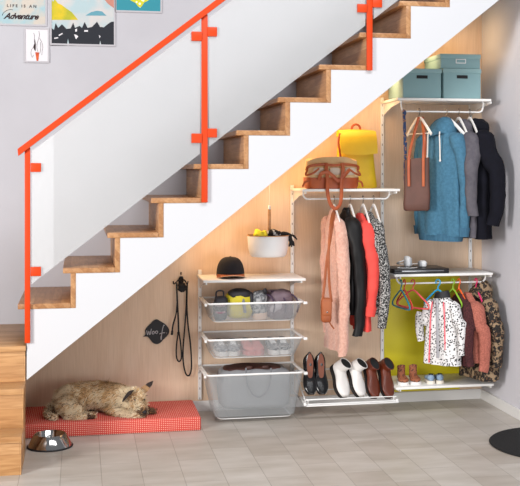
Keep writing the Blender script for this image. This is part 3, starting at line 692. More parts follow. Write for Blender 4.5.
def duffel():
    Y0 = -.31; a, b = at(307, 190, Y0-.06), at(360, 158, Y0-.06); cx = (a.x+b.x)/2; W = (b.x-a.x)/2; H = b.z-zs
    t = thing('canvas_bag', 'beige canvas and rust leather handbag on the shelf before the backpack', 'bag', (cx, Y0, zs))
    def sec(f, g=0):
        hw = W*(.96+.04*math.sin(f*PI))*(1 if f > .02 else .95); tt = .066*(1-.62*f*f)+g
        return hw+g, tt
    def shell(bm, f0, f1, g, n=8, mat_=None):
        rings = []
        for i in range(n+1):
            f = f0+(f1-f0)*i/n; hw, tt = sec(f, g)
            rings.append([Vector((cx+hw*se(math.cos(2*PI*j/36), .5), Y0+tt*se(math.sin(2*PI*j/36), .6), zs+.001+H*f-(.018*math.cos(2*PI*j/36)**2*(f > .6)*f)+.006*math.sin(6*PI*j/36)*(f > .9))) for j in range(36)])
        loft(bm, rings); ruffle(bm, .006, 16, 6)
        for v in bm.verts: v.co.z = max(v.co.z, zs+.001)
    part('canvas_body', M['canvas'], t, lambda bm: shell(bm, 0.05, 1, 0), smooth=60)
    part('leather_base', M['rust'], t, lambda bm: shell(bm, 0, .36, .004, 5), 'rust leather base', smooth=60)
    part('leather_band', M['rust'], t, lambda bm: tube(bm, cr([(cx-W*.99, Y0-.03, zs+H*.60), (cx-W*.9, Y0-.052, zs+H*.73), (cx-W*.4, Y0-.062, zs+H*.79), (cx, Y0-.06, zs+H*.76), (cx+W*.45, Y0-.062, zs+H*.79), (cx+W*.9, Y0-.05, zs+H*.74), (cx+W*.99, Y0-.03, zs+H*.63)], 5), 1, 6, flat=(.004, .008), up=(0, -1, 0)), 'rust leather band')
    for q in (-.55, .05, .62):
        part('lining_panel', M['grainc'], t, lambda bm: blob(bm, (cx+W*q, Y0-.056, zs+H*.57), (W*.22, .012, H*.13), .7, .8, nu=18, nv=8), 'pale cloth panel')
    for sg in (-1, 1):
        part('side_strap', M['rust'], t, lambda bm: tube(bm, cr([(cx+sg*W*.94, Y0-.03, zs+H*.62), (cx+sg*W*1.03, Y0-.05, zs+H*.45), (cx+sg*W*.80, Y0-.071, zs+H*.50), (cx+sg*W*.55, Y0-.066, zs+H*.66)], 5), 1, 6, flat=(.003, .006), up=(0, -1, 0)), 'rust side strap')
        part('bottom_strap', M['rust'], t, lambda bm: tube(bm, cr([(cx+sg*W*.9, Y0-.055, zs+.05), (cx+sg*W*1.07, Y0-.05, zs+.04), (cx+sg*W*1.14, Y0-.04, zs+.012)], 5), 1, 6, flat=(.003, .006), up=(0, -1, 0)), 'rust strap at the corner')
    ys = YSF-.016
    for pts in ([at(326, 163, Y0-.064), at(326.5, 170, Y0-.076), at(327.5, 181, ys+.01), at(327.5, 192, ys), at(330, 203, ys), at(335, 208.5, ys-.004), at(340, 204, ys), at(341.5, 192, ys), at(341.5, 182, ys+.01), at(343, 170, Y0-.076), at(342, 163, Y0-.064)],
                [at(319, 180, Y0-.073), at(321, 174, Y0-.085), at(327, 172, Y0-.088), at(333, 176, Y0-.089), at(339, 181, Y0-.089), at(344, 176, Y0-.088), at(349, 170, Y0-.074)]):
        part('handle', M['rust'], t, lambda bm: tube(bm, cr(pts, 6), 1, 8, flat=(.0045, .0115), up=(0, -1, 0)), 'rust leather handle')
duffel()

# ============================================================ LAPTOP, HEADPHONES, CAP, HANGING BOWL
zl = .8785
M['lap'] = mat('dark_laptop_case', '1c1b1e', .35); M['lapedge'] = mat('brushed_aluminium', 'a9a9ac', .3, 1.0)
def laptop(label, x0, x1, y0, y1, z, h):
    t = thing('laptop', label, 'laptop', ((x0+x1)/2, (y0+y1)/2, z))
    bs = part('base', M['lap'], t, lambda bm: box(bm, x0, x1, y0, y1, z, z+h*.55, .003))
    part('lid', M['lap'], t, lambda bm: box(bm, x0, x1, y0, y1, z+h*.58, z+h, .003))
    part('front_trim', M['lapedge'], bs, lambda bm: box(bm, x0+.05, x1-.035, y0-.002, y0+.003, z+h*.45, z+h*.68, .001), 'silver front trim')
laptop('black closed laptop lying on the shelf above the coloured hangers', 1.172, 1.530, -.385, -.135, zl, .030)
M['phones'] = mat('white_soft_plastic', 'f4f4f4', .45)
def headphones():
    z = zl+.0305; t = thing('headphones', 'white over-ear headphones lying on the black laptop', 'headphones', (1.33, -.25, z))
    for i, (x, y, tl) in enumerate(((1.292, -.265, .5), (1.395, -.27, .2))):
        r = Matrix.Rotation(tl*(1 if i == 0 else 5.2), 3, 'Y')
        part('ear_cup', M['phones'], t, lambda bm: blob(bm, (x, y, z+(.036 if i == 0 else .021)), (.020, .036, .036) if i == 0 else (.022, .034, .022), .6, .9, nu=20, nv=12))
        part('ear_pad', mat('grey_ear_pad', 'b9b9bb', .7), t, lambda bm: blob(bm, (x+(.018 if i == 0 else -.018), y, z+(.034 if i == 0 else .020)), (.010, .031, .031) if i == 0 else (.012, .028, .020), .6, .9, nu=20, nv=10), 'light grey ear pad')
    part('headband', M['phones'], t, lambda bm: tube(bm, cr([(1.278, -.262, z+.045), (1.245, -.24, z+.030), (1.262, -.18, z+.014), (1.33, -.155, z+.010), (1.40, -.165, z+.012), (1.435, -.21, z+.018), (1.412, -.262, z+.028)], 6), 1, 8, flat=(.004, .009), up=(0, 0, 1)))
headphones()
bm = B(); tube(bm, cr([(1.235, -.30, zl+.033), (1.215, -.31, zl+.033), (1.225, -.34, zl+.033), (1.26, -.335, zl+.033), (1.30, -.345, zl+.033), (1.33, -.33, zl+.033), (1.345, -.31, zl+.034)], 6), .0022, 6)
solo('headphone_cable', bm, M['phones'], 'thin white cable curled on the black laptop before the headphones', 'cable', (1.28, -.33, zl+.0305))

M['capc'] = mat('dark_navy_wool', '1b191f', .9, col2='17151a', scale=40); M['capo'] = mat('orange_brown_brim', 'a5562c', .7)
def cap():
    a, b = at(217, 280, -.27), at(245, 257, -.27); cx = (a.x+b.x)/2; z = .8665; W = (b.x-a.x)/2; H = b.z-z; cy = -.24
    t = thing('baseball_cap', 'dark navy cap with an orange brown brim on the shelf over the drawers', 'cap', (cx, cy, z))
    def crown(bm):
        rings = []
        for i in range(10):
            q = i/9*PI/2*.97; f = math.cos(q)**.62
            rings.append([Vector((cx+W*f*math.cos(2*PI*j/36), cy+.095*f*math.sin(2*PI*j/36), z+.012+(H-.012)*math.sin(q))) for j in range(36)])
        loft(bm, rings)
    cwn = part('crown', M['capc'], t, crown, smooth=60)
    part('button', M['capc'], cwn, lambda bm: blob(bm, (cx, cy, z+H), (.008, .008, .004), nu=12, nv=6))
    def brim(bm):
        up, lo = [], []
        for i in range(21):
            q = PI+PI*i/20; c_, s_ = math.cos(q), math.sin(q)
            inn = Vector((cx+W*.99*c_, cy+.093*s_, z+.020)); out = Vector((cx+W*.98*c_, cy+.093*s_-.062*max(0, -s_)**.7, z+.010+.012*(-s_)-.010*abs(c_)**2))
            up.append((inn, out))
        rings = [[i_+Vector((0, 0, .003)), o_+Vector((0, 0, .003)), o_+Vector((0, 0, -.001)), i_+Vector((0, 0, -.002))] for i_, o_ in up]
        loft(bm, rings)
    brm = part('brim', M['capo'], t, brim, 'orange brown brim', smooth=60)
    part('brim_edge', mat('pale_brim_stitching', 'd8a98a', .8), brm, lambda bm: tube(bm, [Vector((cx+W*.98*math.cos(PI+PI*i/20), cy+.093*math.sin(PI+PI*i/20)-.0635*max(0, -math.sin(PI+PI*i/20))**.7, z+.011+.012*(-math.sin(PI+PI*i/20))-.010*abs(math.cos(PI+PI*i/20))**2)) for i in range(1, 20)], .0022, 6), 'pale brim edge')
cap()

def hanging_bowl():
    Y = -.21; a, b = at(247.5, 236, Y), at(288.5, 256, Y); cx = (a.x+b.x)/2; R = (b.x-a.x)/2; z0, z1 = b.z, a.z; c = (cx, Y, 0)
    t = thing('hanging_bowl', 'round white bowl hanging by a wooden handle under the stairs', 'bowl', (cx, Y, z0))
    bw = part('bowl', M['plastic_white'], t, lambda bm: lathe(bm, [(.001, z0), (R*.80, z0), (R*.88, z0+.012), (R*.97, z0+.06), (R, z1), (R-.005, z1), (R*.93, z0+.05), (R*.8, z0+.012), (.001, z0+.010)], c, 40), smooth=50)
    part('rim', M['block'], bw, lambda bm: lathe(bm, [(R-.004, z1+.0005), (R+.003, z1+.0005), (R+.003, z1+.005), (R-.004, z1+.005), (R-.004, z1+.0005)], c, 40), 'wooden rim')
    z2 = az(268.5, 209, Y)
    part('crossbar', M['block'], t, lambda bm: box(bm, cx-R+.001, cx+R-.001, Y-.010, Y+.010, z1+.0055, z1+.0125, .002), 'wooden crossbar')
    part('handle', M['block'], t, lambda bm: box(bm, cx-.001, cx+.017, Y-.008, Y+.008, z1+.013, z2, .002), 'upright wooden handle')
    part('cord', M['cord'], t, lambda bm: (tube(bm, [(cx+.008, Y, z2-.004), (cx+.008, Y, z2+.075), (cx+.008, Y, soff(cx)-.01)], .0014, 6)), 'thin white cord')
    part('clip', M['plastic_white'], t, lambda bm: box(bm, cx+.001, cx+.015, Y-.009, Y+.009, z2-.004, z2+.022, .003), 'white clip')
    bm = B(); o = Vector((cx-.048, Y-.015, z1+.006)); blob(bm, o, (.040, .034, .036), 1, 1, nu=26, nv=16); ruffle(bm, .022, 30, 5, .004, 80)
    solo('cloth', bm, mat('lemon_yellow_cloth', 'e3dc3a', .85), 'crumpled lemon yellow cloth in the hanging white bowl', 'cloth', tuple(o))
    gl = mat('black_knit', '1a191b', .9)
    t = thing('glove', 'black glove draped over the right rim of the hanging bowl', 'glove', (cx+R*.8, Y-.02, z1), None)
    part('palm', gl, t, lambda bm: (tube(bm, cr([at(279, 236, Y-.03), at(284, 234.5, Y-.03), at(289, 236, Y-.035), at(291, 241, Y-.04)], 5), [.020]*6+[.018]*6+[.013]*4, 12, flat=(.7, 1.0), up=(0, -1, 0))))
    for e in ((294, 246), (291.5, 247), (289, 246.5)):
        part('finger', gl, t, lambda bm: tube(bm, cr([at(290, 239.5, Y-.04), at((290+e[0])/2+1, 242.5, Y-.042), at(e[0], e[1], Y-.04)], 4), [.009]*5+[.008, .007, .006, .005], 8))
    part('finger', gl, t, lambda bm: tube(bm, cr([at(288, 235.5, Y-.03), at(293, 235.5, Y-.03), at(297, 239.5, Y-.03)], 4), [.007]*6+[.006, .005, .004], 8))
    t = thing('knit_bundle', 'rolled black and white speckled gloves lying in the hanging bowl', 'gloves', (cx+.02, Y, z1), None)
    part('roll', mat('speckled_knit', '171617', .9, col2='d8d6d2', st=(.56, .64), scale=45), t, lambda bm: (blob(bm, (cx+.032, Y-.03, z1+.014), (.045, .03, .026), nu=20, nv=12), ruffle(bm, .012, 35, 8)), smooth=60)
hanging_bowl()

# ============================================================ LEASH, WOOF SIGN
M['leash'] = mat('black_leash_webbing', '151417', .6, spec=.3)
def leash_set():
    t = thing('wall_hook', 'black wall hook holding the dog leash', 'hook', (ax(181), -.0125, az(181, 285)))
    c = at(181, 281, -.02)
    part('plate', M['leash'], t, lambda bm: (blob(bm, c+Vector((0, -.002, 0)), (.016, .005, .030), .6, .7, nu=20, nv=10)))
    part('top_knob', M['leash'], t, lambda bm: blob(bm, at(181, 273.5, -.022), (.005, .006, .010), nu=12, nv=8))
    for sg, u in ((-1, 174), (0, 181), (1, 187)):
        e = at(u, 283 if sg else 287, -.05)
        part('prong', M['leash'], t, lambda bm: tube(bm, cr([c+Vector((sg*.006, -.004, .004)), c+Vector((sg*.020, -.030, .008)), e+Vector((0, -.004, -.006)), e+Vector((sg*.006, -.010, .012))], 5), .0042, 8))
    Y = -.045; P = lambda u, v, y=Y: at(u, v, y)
    t = thing('dog_leash', 'black dog leash hanging in long loops from the wall hook', 'leash', tuple(P(184, 376)))
    part('long_loop', M['leash'], t, lambda bm: tube(bm, cr([P(184, 283), P(186.5, 290), P(186, 310), P(184.5, 330), P(183, 350), P(183.5, 364), P(186, 374), P(189.5, 375), P(191.5, 366), P(190.5, 345), P(188, 325), P(186.8, 305), P(187.2, 284)], 6), 1, 6, flat=(.0018, .0048), up=(0, -1, 0)))
    part('hand_loop', M['leash'], t, lambda bm: tube(bm, cr([P(178.5, 331, Y-.006), P(176.5, 345, Y-.006), P(176.5, 357, Y-.006), P(179, 361.5, Y-.006), P(181.5, 357, Y-.006), P(180.5, 343, Y-.006), P(178.7, 331, Y-.006)], 6), 1, 6, flat=(.0018, .0045), up=(0, -1, 0)))
    part('collar_end', M['leash'], t, lambda bm: tube(bm, cr([P(176.5, 283, Y-.01), P(177.2, 300, Y-.008), P(178.2, 318, Y-.007), P(178.6, 332, Y-.006)], 6), 1, 6, flat=(.002, .0055), up=(0, -1, 0)))
    part('tab', M['leash'], t, lambda bm: tube(bm, cr([P(177.3, 300, Y-.016), P(176, 314, Y-.016), P(173, 325, Y-.016), P(171.8, 335, Y-.016)], 6), [.8]*8+[1.0]*8+[1.5]*3, 6, flat=(.002, .005), up=(0, -1, 0)))
    part('bundle', M['leash'], t, lambda bm: (blob(bm, P(182, 287, -.05), (.030, .012, .028), nu=20, nv=12), ruffle(bm, .012, 45, 4)), 'gathered webbing')
    part('ring', M['leash'], t, lambda bm: tube(bm, [P(178.5, 333, Y-.01)+Vector((.007*math.cos(q*PI/6), 0, .007*math.sin(q*PI/6))) for q in range(12)], .0022, 6, closed=True))
leash_set()
def woof():
    Y = -.0125; c = at(157, 331.8, Y); t = thing('speech_bubble_sign', 'black speech bubble sign with handwritten woof on the plywood wall', 'sign', tuple(c))
    pts = []
    for k in [(157.0, 319.3), (160.5, 321.2), (164.8, 323.8), (168.2, 327.5), (169.2, 331.5), (167.3, 335.5), (163.5, 339.2), (160.5, 342.4), (156.8, 344), (152.8, 342.6), (149.8, 339), (147.6, 336.6), (145.2, 336.4), (143.2, 336.6), (145, 335), (145.4, 333), (145, 330.2), (147, 327), (150.5, 323.5), (153.6, 320.4)]:
        p = at(k[0], k[1], Y); pts.append(Vector((p.x, 0, p.z)))
    sm = cr(pts, 3, closed=True)
    part('board', M['black'], t, lambda bm: prism(bm, [(p.x, p.z) for p in sm], 'y', Y-.008, Y-.0002))
    ck = mat('white_chalk', 'b9b7bb', .9)
    def W(q): return [at(156+(u-154.6)*1.28, 332.5+(v-333)*1.3, Y-.0086) for u, v in q]
    strokes = [('letter_w', [(147.3, 331.5), (148, 334.8), (149, 332), (149.8, 334.8), (151, 330.2)]), ('letter_o', [(152.4, 332), (151.5, 333.4), (152.4, 334.3), (153.4, 333), (152.5, 331.8)]),
               ('letter_o', [(154.9, 331.6), (154.1, 333), (155, 333.9), (156, 332.6), (155.2, 331.5)]), ('letter_f', [(161.4, 327.6), (160.6, 327.4), (159.8, 330), (159.1, 334), (158.6, 338.6), (158.4, 336)]), ('letter_f_bar', [(157.2, 334.2), (159.5, 333.3), (161.6, 333.2)])]
    for nm, q in strokes: part(nm, ck, t, lambda bm: tube(bm, cr(W(q), 4), .0024, 6), 'chalk letter stroke')
    part('full_stop', ck, t, lambda bm: blob(bm, at(166.6, 333, Y-.0086), (.0022, .001, .0022), nu=8, nv=6), 'chalk dot')
woof()

# ============================================================ POSTERS ON THE UPPER WALL
M['pframe'] = mat('pale_plastic_border', 'b4b0b4', .4)
def poster(label, u0, v0, u1, v1, base, b=.010):
    p, q = at(u0, v0, 0), at(u1, v1, 0); x0, x1, z0, z1 = p.x, q.x, q.z, p.z
    t = thing('poster', label, 'poster', ((x0+x1)/2, 0, z0))
    def fr(bm):
        box(bm, x0, x1, -.0075, -.0005, z0, z0+b); box(bm, x0, x1, -.0075, -.0005, z1-b, z1)
        box(bm, x0, x0+b, -.0075, -.0005, z0+b, z1-b); box(bm, x1-b, x1, -.0075, -.0005, z0+b, z1-b)
    part('border', M['pframe'], t, fr, smooth=0)
    part('print', base, t, lambda bm: box(bm, x0+b, x1-b, -.004, -.0006, z0+b, z1-b), smooth=0)
    return t
def art(name, t, m, px, d, label=None):
    pts = [at(u, v, 0) for u, v in px]
    part(name, m, t, lambda bm: prism(bm, [(p.x, p.z) for p in pts], 'y', -.0042-d-.0004, -.0041-d*.5), label, smooth=0)
wash = mat('blue_and_sand_map_print', '9cb6bc', .8, col2='c2b8ac', scale=7, st=(.42, .55))
t = poster('framed print reading LIFE IS AN Adventure, at the left edge', -14, -16, 47, 26.5, wash)
ink = mat('dark_brown_ink', '2c1a1c', .8)
def letters(name, m, t, s_, size, u, v, shear=0, bold=0, align='LEFT', spacing=1.0, tilt=0):
    bm = B(); o = at(u, v, 0); o.y = -.0046
    text_bm(bm, s_, size, o, (1, 0, tilt), (-tilt, 0, 1), .0003, shear, align, bold, spacing); obj(name, bm, m, t, 'lettering '+s_, smooth=0)
letters('lettering', ink, t, 'LIFE IS AN', .0245, 6.8, 7.0, bold=.0006, spacing=1.62)
letters('lettering', ink, t, 'Adventure', .050, 4.0, 18.6, shear=.5, bold=.0018, spacing=.93, tilt=-.0)
part('flourish', ink, t, lambda bm: tube(bm, cr([at(2.2, 15.5, -.0046), at(3.2, 13.2, -.0046), at(6.5, 10.6, -.0046), at(10, 9.6, -.0046), at(13, 9.8, -.0046)], 4), .0014, 6), 'ink flourish')
wpap = mat('white_paper', 'd9d5d8', .8)
t = poster('small white framed sketch of feathers and arrows below the map print', 24, 27.5, 49.5, 63, wpap)
art('arrow_tail', t, mat('orange_red_ink', 'd2622c', .8, col2='b03a22', scale=40), [(35.3, 52.2), (39.2, 52.6), (38.4, 60.8), (36.6, 61)], .0004, 'orange arrow tail')
art('feather', t, ink, [(33.2, 47), (34.6, 43), (35, 39), (35.9, 45), (35.6, 51.5), (34.4, 50)], .0004, 'black feather')
for q in ([(33.6, 33), (34.6, 36), (34.2, 40), (34.8, 44)], [(38.9, 31.2), (39.4, 35), (38.6, 38.6), (37.3, 43), (36.9, 48), (38, 52)], [(39.4, 38.2), (41.6, 42), (42.8, 47), (42.2, 51), (41.8, 55)], [(33.6, 47), (31.4, 50), (31, 54), (32.3, 57.4), (33.4, 55)], [(40.3, 42), (40.8, 47), (40, 52.6), (38.2, 53.4)]):
    part('pen_line', ink, t, lambda bm: tube(bm, cr([at(u, v, -.0046) for u, v in q], 4), .0010, 5), 'thin pen line')
sky = mat('watercolour_sky_print', 'a9bcc0', .8, col2='c6c0bd', scale=6, st=(.42, .58))
t = poster('framed landscape print with dark treetops under a yellow hill', 50, -22, 115.5, 46.5, sky)
art('yellow_hill', t, mat('yellow_green_wash', 'd8b81e', .8, col2='a8a72a', scale=9, st=(.4, .6)), [(51.3, -1), (53.2, 2), (54.6, -1), (58, 3.5), (61, 4.6), (67, 9), (72, 12.5), (78, 20), (51.3, 20)], .0004, 'yellow hill')
art('blue_cloud', t, mat('teal_wash', '5f95a4', .8), [(85.5, 15.6), (91, 12.2), (97, 10.8), (102, 11.5), (106.5, 15.8)], .0004, 'teal cloud')
art('orange_glow', t, mat('peach_wash', 'bb7e6e', .8), [(104, -1), (108, 4), (114.2, 8.5), (114.2, -1)], .0004, 'peach corner')
fk = mat('ink_black_forest', '1d2028', .8)
tops = [(51.4, 45.6), (51.4, 28), (54, 30), (55.6, 23.2), (58.2, 28), (62, 24.4), (64.5, 27), (66.4, 29), (70.6, 28.5), (73.2, 22.8), (75, 28), (79.6, 26), (82, 28), (84.6, 22), (87.5, 28), (92, 27), (97, 21.8), (100, 27), (103.8, 27.4), (108, 24), (111, 22), (114.2, 21.6), (114.2, 45.6), (101.4, 45.6), (100.2, 40.5), (99.2, 45.6), (69.4, 45.6), (68, 38.5), (66.8, 45.6)]
art('forest', t, fk, tops, .0008, 'black treetops')
for q in ([(58.5, 35), (62.4, 33), (62.8, 34), (59, 36.2)], [(54, 38), (58.2, 37.2), (58.2, 38.4), (54.4, 39)], [(75, 29.5), (77, 28.6), (77, 31.5), (75.4, 32)], [(74, 34.5), (76, 34.8), (78.4, 36.4), (76, 39.4)], [(84.5, 30.2), (88, 30.2), (88, 31.8), (84, 31.8)], [(99, 35), (100.5, 36.5), (99.4, 38.4)]):
    art('snow_patch', t, wpap, q, .0012, 'pale patch')
t = poster('teal framed print with a yellow spotted shape, right of the landscape print', 114.7, -40, 162, 13.2, mat('teal_print', '2f8795', .8))
art('yellow_shape', t, m_spots('yellow_with_white_dots', 'c9c422', 'e8e6d0', 42, .35), [(127, -3), (131, 0.8), (135.5, 3), (138, 6.5), (140.2, 7.9), (142, 6), (144, 2.8), (148, .8), (151, -3)], .0004, 'yellow spotted shape')
# ============================================================ SHOES
M.update(pump=mat('black_patent_leather', '141214', .18), pumpin=mat('brown_insole', '7a4430', .6), insole=mat('tan_insole', '8a5a3c', .7),
    whiteb=mat('white_leather', 'e9e5e1', .45), brownb=mat('chestnut_leather', '6d2f1b', .38, col2='55220f', scale=10), sole=mat('dark_sole', '1e1816', .6),
    wsole=mat('white_rubber_sole', 'e8e5e2', .5), chamb=mat('pale_blue_canvas', '8fa6bd', .85, col2='7f97b0', scale=60), cream=mat('cream_rubber_sole', 'e9e0d2', .6),
    grey_sn=mat('grey_knit_fabric', '6a6a6f', .85, col2='b7b7ba', scale=60), dark_sn=mat('black_white_knit', '2f2f33', .85, col2='c8c8ca', st=(.45, .6), scale=90),
    pink_sn=mat('dusty_pink_fabric', 'd88a86', .85, col2='c97a78', scale=40), lace=mat('white_lace', 'eeeeee', .8))
def shoe(label, loc, yaw, L, W, H, mu, ms, group, kind='low', pitch=0, roll=0, name='shoe', heel=0, shaft=0, hole=None, laces=None, soleh=.012, stripe=None, cat='shoe'):
    """toe along local +x; loc is the heel's bottom; pitch tips the toe down"""
    R3 = Matrix.Rotation(math.radians(yaw), 4, 'Z') @ Matrix.Rotation(math.radians(pitch), 4, 'Y') @ Matrix.Rotation(math.radians(roll), 4, 'X')
    T = Matrix.Translation(loc) @ R3; Q = lambda x, y, z: T @ Vector((x, y, z))
    t = thing(name, label, cat, tuple(loc), group)
    # plan half width and top height along the length
    def hw(f): return W/2*(.62+.22*math.sin(min(1, f/.25)*PI/2)-.10*math.exp(-((f-.42)/.15)**2)+.20*math.exp(-((f-.70)/.2)**2))*(max(0, 1-((f-.80)/.215)**2)**.5 if f > .80 else 1)*(min(1, (.35+f*9)) if f < .07 else 1)
    def toph(f):
        if kind == 'pump': return H*(1-.30*f*2 if f < .3 else (.82-.85*(f-.3)/.4*.7 if f < .55 else max(.25, .42-.25*(f-.55))))
        if kind == 'boot': return H*(1 if f < .30 else 1-.55*((f-.30)/.70)**.7)
        return H*(1-.08*f if f < .35 else 1-.03-.58*((f-.35)/.65)**.9)
    def lift(f): return heel*max(0, 1-f/.55)**1.2 if heel else 0
    fs = [.0, .02, .06, .12, .2, .3, .4, .5, .6, .7, .8, .87, .93, .97, .995]; n = 20
    def upper(bm):
        rings = []
        for f in fs:
            w_ = max(hw(f), .004); h = toph(f)*(.9 if f > .98 else 1); r = []
            for j in range(n):
                a = 2*PI*j/n; y = w_*se(math.cos(a), .75)*(1-.22*max(0, math.sin(a))); z = h*(.5+.5*se(math.sin(a), .8))
                r.append(Q(f*L, y, soleh+lift(f)+z))
            rings.append(r)
        loft(bm, rings)
    up = part('upper', mu, t, upper, smooth=60)
    def sl(bm):
        A = [(f*L, hw(f)+.0025) for f in fs]; out = A+[(x, -y) for x, y in A[::-1]]
        lo = [bm.verts.new(Q(x, y, lift(x/L)*.98-.0)) for x, y in out]; hi = [bm.verts.new(Q(x, y, soleh+lift(x/L)+.001)) for x, y in out]
        m_ = len(out)
        for i in range(m_): bm.faces.new((lo[i], lo[(i+1) % m_], hi[(i+1) % m_], hi[i]))
        half = len(A)
        for V in (lo, hi):
            for i in range(half-1): bm.faces.new((V[i], V[i+1], V[m_-2-i], V[m_-1-i]))
    part('sole', ms, t, sl)
    if heel: part('heel', ms, t, lambda bm: loft(bm, [[Q(.028+.020*e*math.cos(a), .018*e*math.sin(a), z) for a in [2*PI*j/14 for j in range(14)]] for z, e in ((0, .7), (heel*.5, .8), (heel*.9, 1.2))]))
    if shaft:
        def shf(bm):
            rings = []
            for z, e in ((H*.55, 1.0), (H*.9, .95), (H+shaft*.5, .92), (H+shaft, 1.0), (H+shaft+.001, .90), (H*1.0, .82)):
                rings.append([Q(.16*L+.02*L*(z/H-1)*0+(.19*L)*e*math.cos(a)+.03*L, (W*.40)*e*math.sin(a), soleh+lift(0)+z+(.012*math.cos(a) if z > H else 0)) for a in [2*PI*j/22 for j in range(22)]])
            loft(bm, rings)
        part('shaft', mu, t, shf, smooth=60)
        zt = H+shaft
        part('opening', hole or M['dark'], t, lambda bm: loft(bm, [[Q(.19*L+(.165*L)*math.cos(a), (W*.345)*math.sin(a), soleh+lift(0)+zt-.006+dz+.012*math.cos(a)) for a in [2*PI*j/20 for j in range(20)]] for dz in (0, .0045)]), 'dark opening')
    else:
        L1 = .60 if kind == 'pump' else .36
        def op(bm):
            rings = []
            for d in (-.006, .0025):
                r = []
                for j in range(24):
                    a = 2*PI*j/24; f = .04+(L1-.04)*(.5-.5*math.cos(a)); y = min(hw(f)*.62, W*.30)*se(math.sin(a), .8)
                    r.append(Q(f*L, y, soleh+lift(f)+toph(f)+d))
                rings.append(r)
            loft(bm, rings)
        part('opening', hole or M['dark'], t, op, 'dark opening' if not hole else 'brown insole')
    if laces:
        for q in range(4):
            f = .42+q*.075; z = soleh+toph(f)
            part('lace', laces, up, lambda bm: tube(bm, cr([Q(f*L, -W*.22, z*.96), Q(f*L+.004, 0, z+.004), Q(f*L, W*.22, z*.96)], 4), .0028, 6), 'lace')
    if stripe:
        for sg in (-1, 1): part('side_stripe', stripe, up, lambda bm: tube(bm, cr([Q(.28*L, sg*(hw(.28)+.0005), soleh+.012), Q(.42*L, sg*(hw(.42)+.003), soleh+.026), Q(.62*L, sg*(hw(.6)-.001), soleh+.030)], 4), .003, 6), 'side stripe')
    return t
zk = .1785
for (u, v), lb in zip(((406, 383.5), (418, 382.5)), ("child's brown leopard print high-top shoe, left one of the pair on the lowest shelf", "child's brown leopard print high-top shoe, right one of the pair, beside the blue slip-ons")):
    shoe(lb, Vector((ax(u, -.35)+.002, -.225, zk)), -90-6, .135, .066, .046, M['leoboot'], M['wsole'], 'leopard print high-tops', shaft=.040, laces=M['leoboot'], soleh=.018, name='high_top_shoe')
for (u, v), lb in zip(((429.5, 383), (438.5, 383)), ("child's pale blue slip-on shoe, left one of the pair on the lowest shelf", "child's pale blue slip-on shoe, right one of the pair under the dotted raincoat")):
    shoe(lb, Vector((ax(u, -.31), -.35, zk)), 90-8, .125, .056, .040, M['chamb'], M['cream'], 'blue slip-on shoes', soleh=.019, name='slip_on_shoe')

# wire shoe rack sloping to the room
def rack():
    x0, x1 = .610, 1.168; yb, zb_ = -.075, .245; yf, zf = -.405, .098
    t = thing('shoe_rack', 'white wire shoe rack sloping towards the room under the hanging clothes', 'rack', ((x0+x1)/2, -.24, zf))
    part('frame', M['metal'], t, lambda bm: tube(bm, cr([(x0+.03, yb, zb_), (x1-.03, yb, zb_), (x1-.006, yb-.006, zb_-.004), (x1, yb-.03, zb_-.014), (x1, yf+.03, zf+.013), (x1-.006, yf+.004, zf+.002), (x1-.03, yf, zf), (x0+.03, yf, zf), (x0+.006, yf+.004, zf+.002), (x0, yf+.03, zf+.013), (x0, yb-.03, zb_-.014), (x0+.006, yb-.006, zb_-.004)], 4, closed=True), .0045, 6, closed=True))
    for f in (.32, .60, .86):
        y, z = yb+(yf-yb)*f, zb_+(zf-zb_)*f
        part('cross_wire', M['metal'], t, lambda bm: tube(bm, [(x0, y, z), (x1, y, z)], .0028, 6))
    # raised loops that catch the heels
    part('heel_rail', M['metal'], t, lambda bm: tube(bm, cr([(x0+.004, -.13, zb_-.030), (x0+.004, -.165, zb_+.012), (x0+.020, -.17, zb_+.024), (x0+.05, -.17, zb_+.024), (x1-.05, -.17, zb_+.024), (x1-.020, -.17, zb_+.024), (x1-.004, -.165, zb_+.012), (x1-.004, -.13, zb_-.030)], 4), .0034, 6))
    part('toe_rail', M['metal'], t, lambda bm: tube(bm, cr([(x0+.01, yf, zf), (x0+.01, yf-.012, zf+.024), (x0+.035, yf-.014, zf+.030), (x1-.035, yf-.014, zf+.030), (x1-.01, yf-.012, zf+.024), (x1-.01, yf, zf)], 4), .0032, 6))
    for x, sg in ((x0-.008, -1), (x1+.008, 1)):
        part('runner', M['metal'], t, lambda bm: (box(bm, x-.004, x+.004, yf-.01, -.0305, zf-.002, zf+.010, .0015), box(bm, x-.008+.004*sg, x+.008+.004*sg, yf-.018, yf+.004, zf-.006, zf+.014, .003)))
    part('front_bar', M['metal'], t, lambda bm: box(bm, x0-.004, x1+.02, yf-.020, yf-.008, zf-.010, zf-.002, .002))
rack()
def on_rack(u, f): # point on the sloping wires
    y = -.075-.33*f; return Vector((ax(u, y), y, .245-.147*f+.004))
PT = 58
for u, lb in ((308.5, 'black patent pump with brown insole, left one of the pair beside the drawers'), (319.5, 'black patent pump with brown insole, right one of the pair, next to the white boots')):
    shoe(lb, at(u-1.5, 357, -.23), -90, .245, .080, .052, M['pump'], M['pump'], 'black patent pumps', kind='pump', pitch=60, heel=.035, hole=M['pumpin'], soleh=.005, name='pump_shoe')
for u, yw, lb in ((339.5, -103, 'white leather ankle boot, left one of the pair on the wire rack'), (354, -97, 'white leather ankle boot, right one of the pair, beside the brown shoes')):
    shoe(lb, at(u-6, 365, -.235), yw+26, .225, .100, .066, M['whiteb'], M['sole'], 'white ankle boots', kind='boot', pitch=PT-3, roll=-16, shaft=.034, soleh=.012, name='ankle_boot', cat='boot')
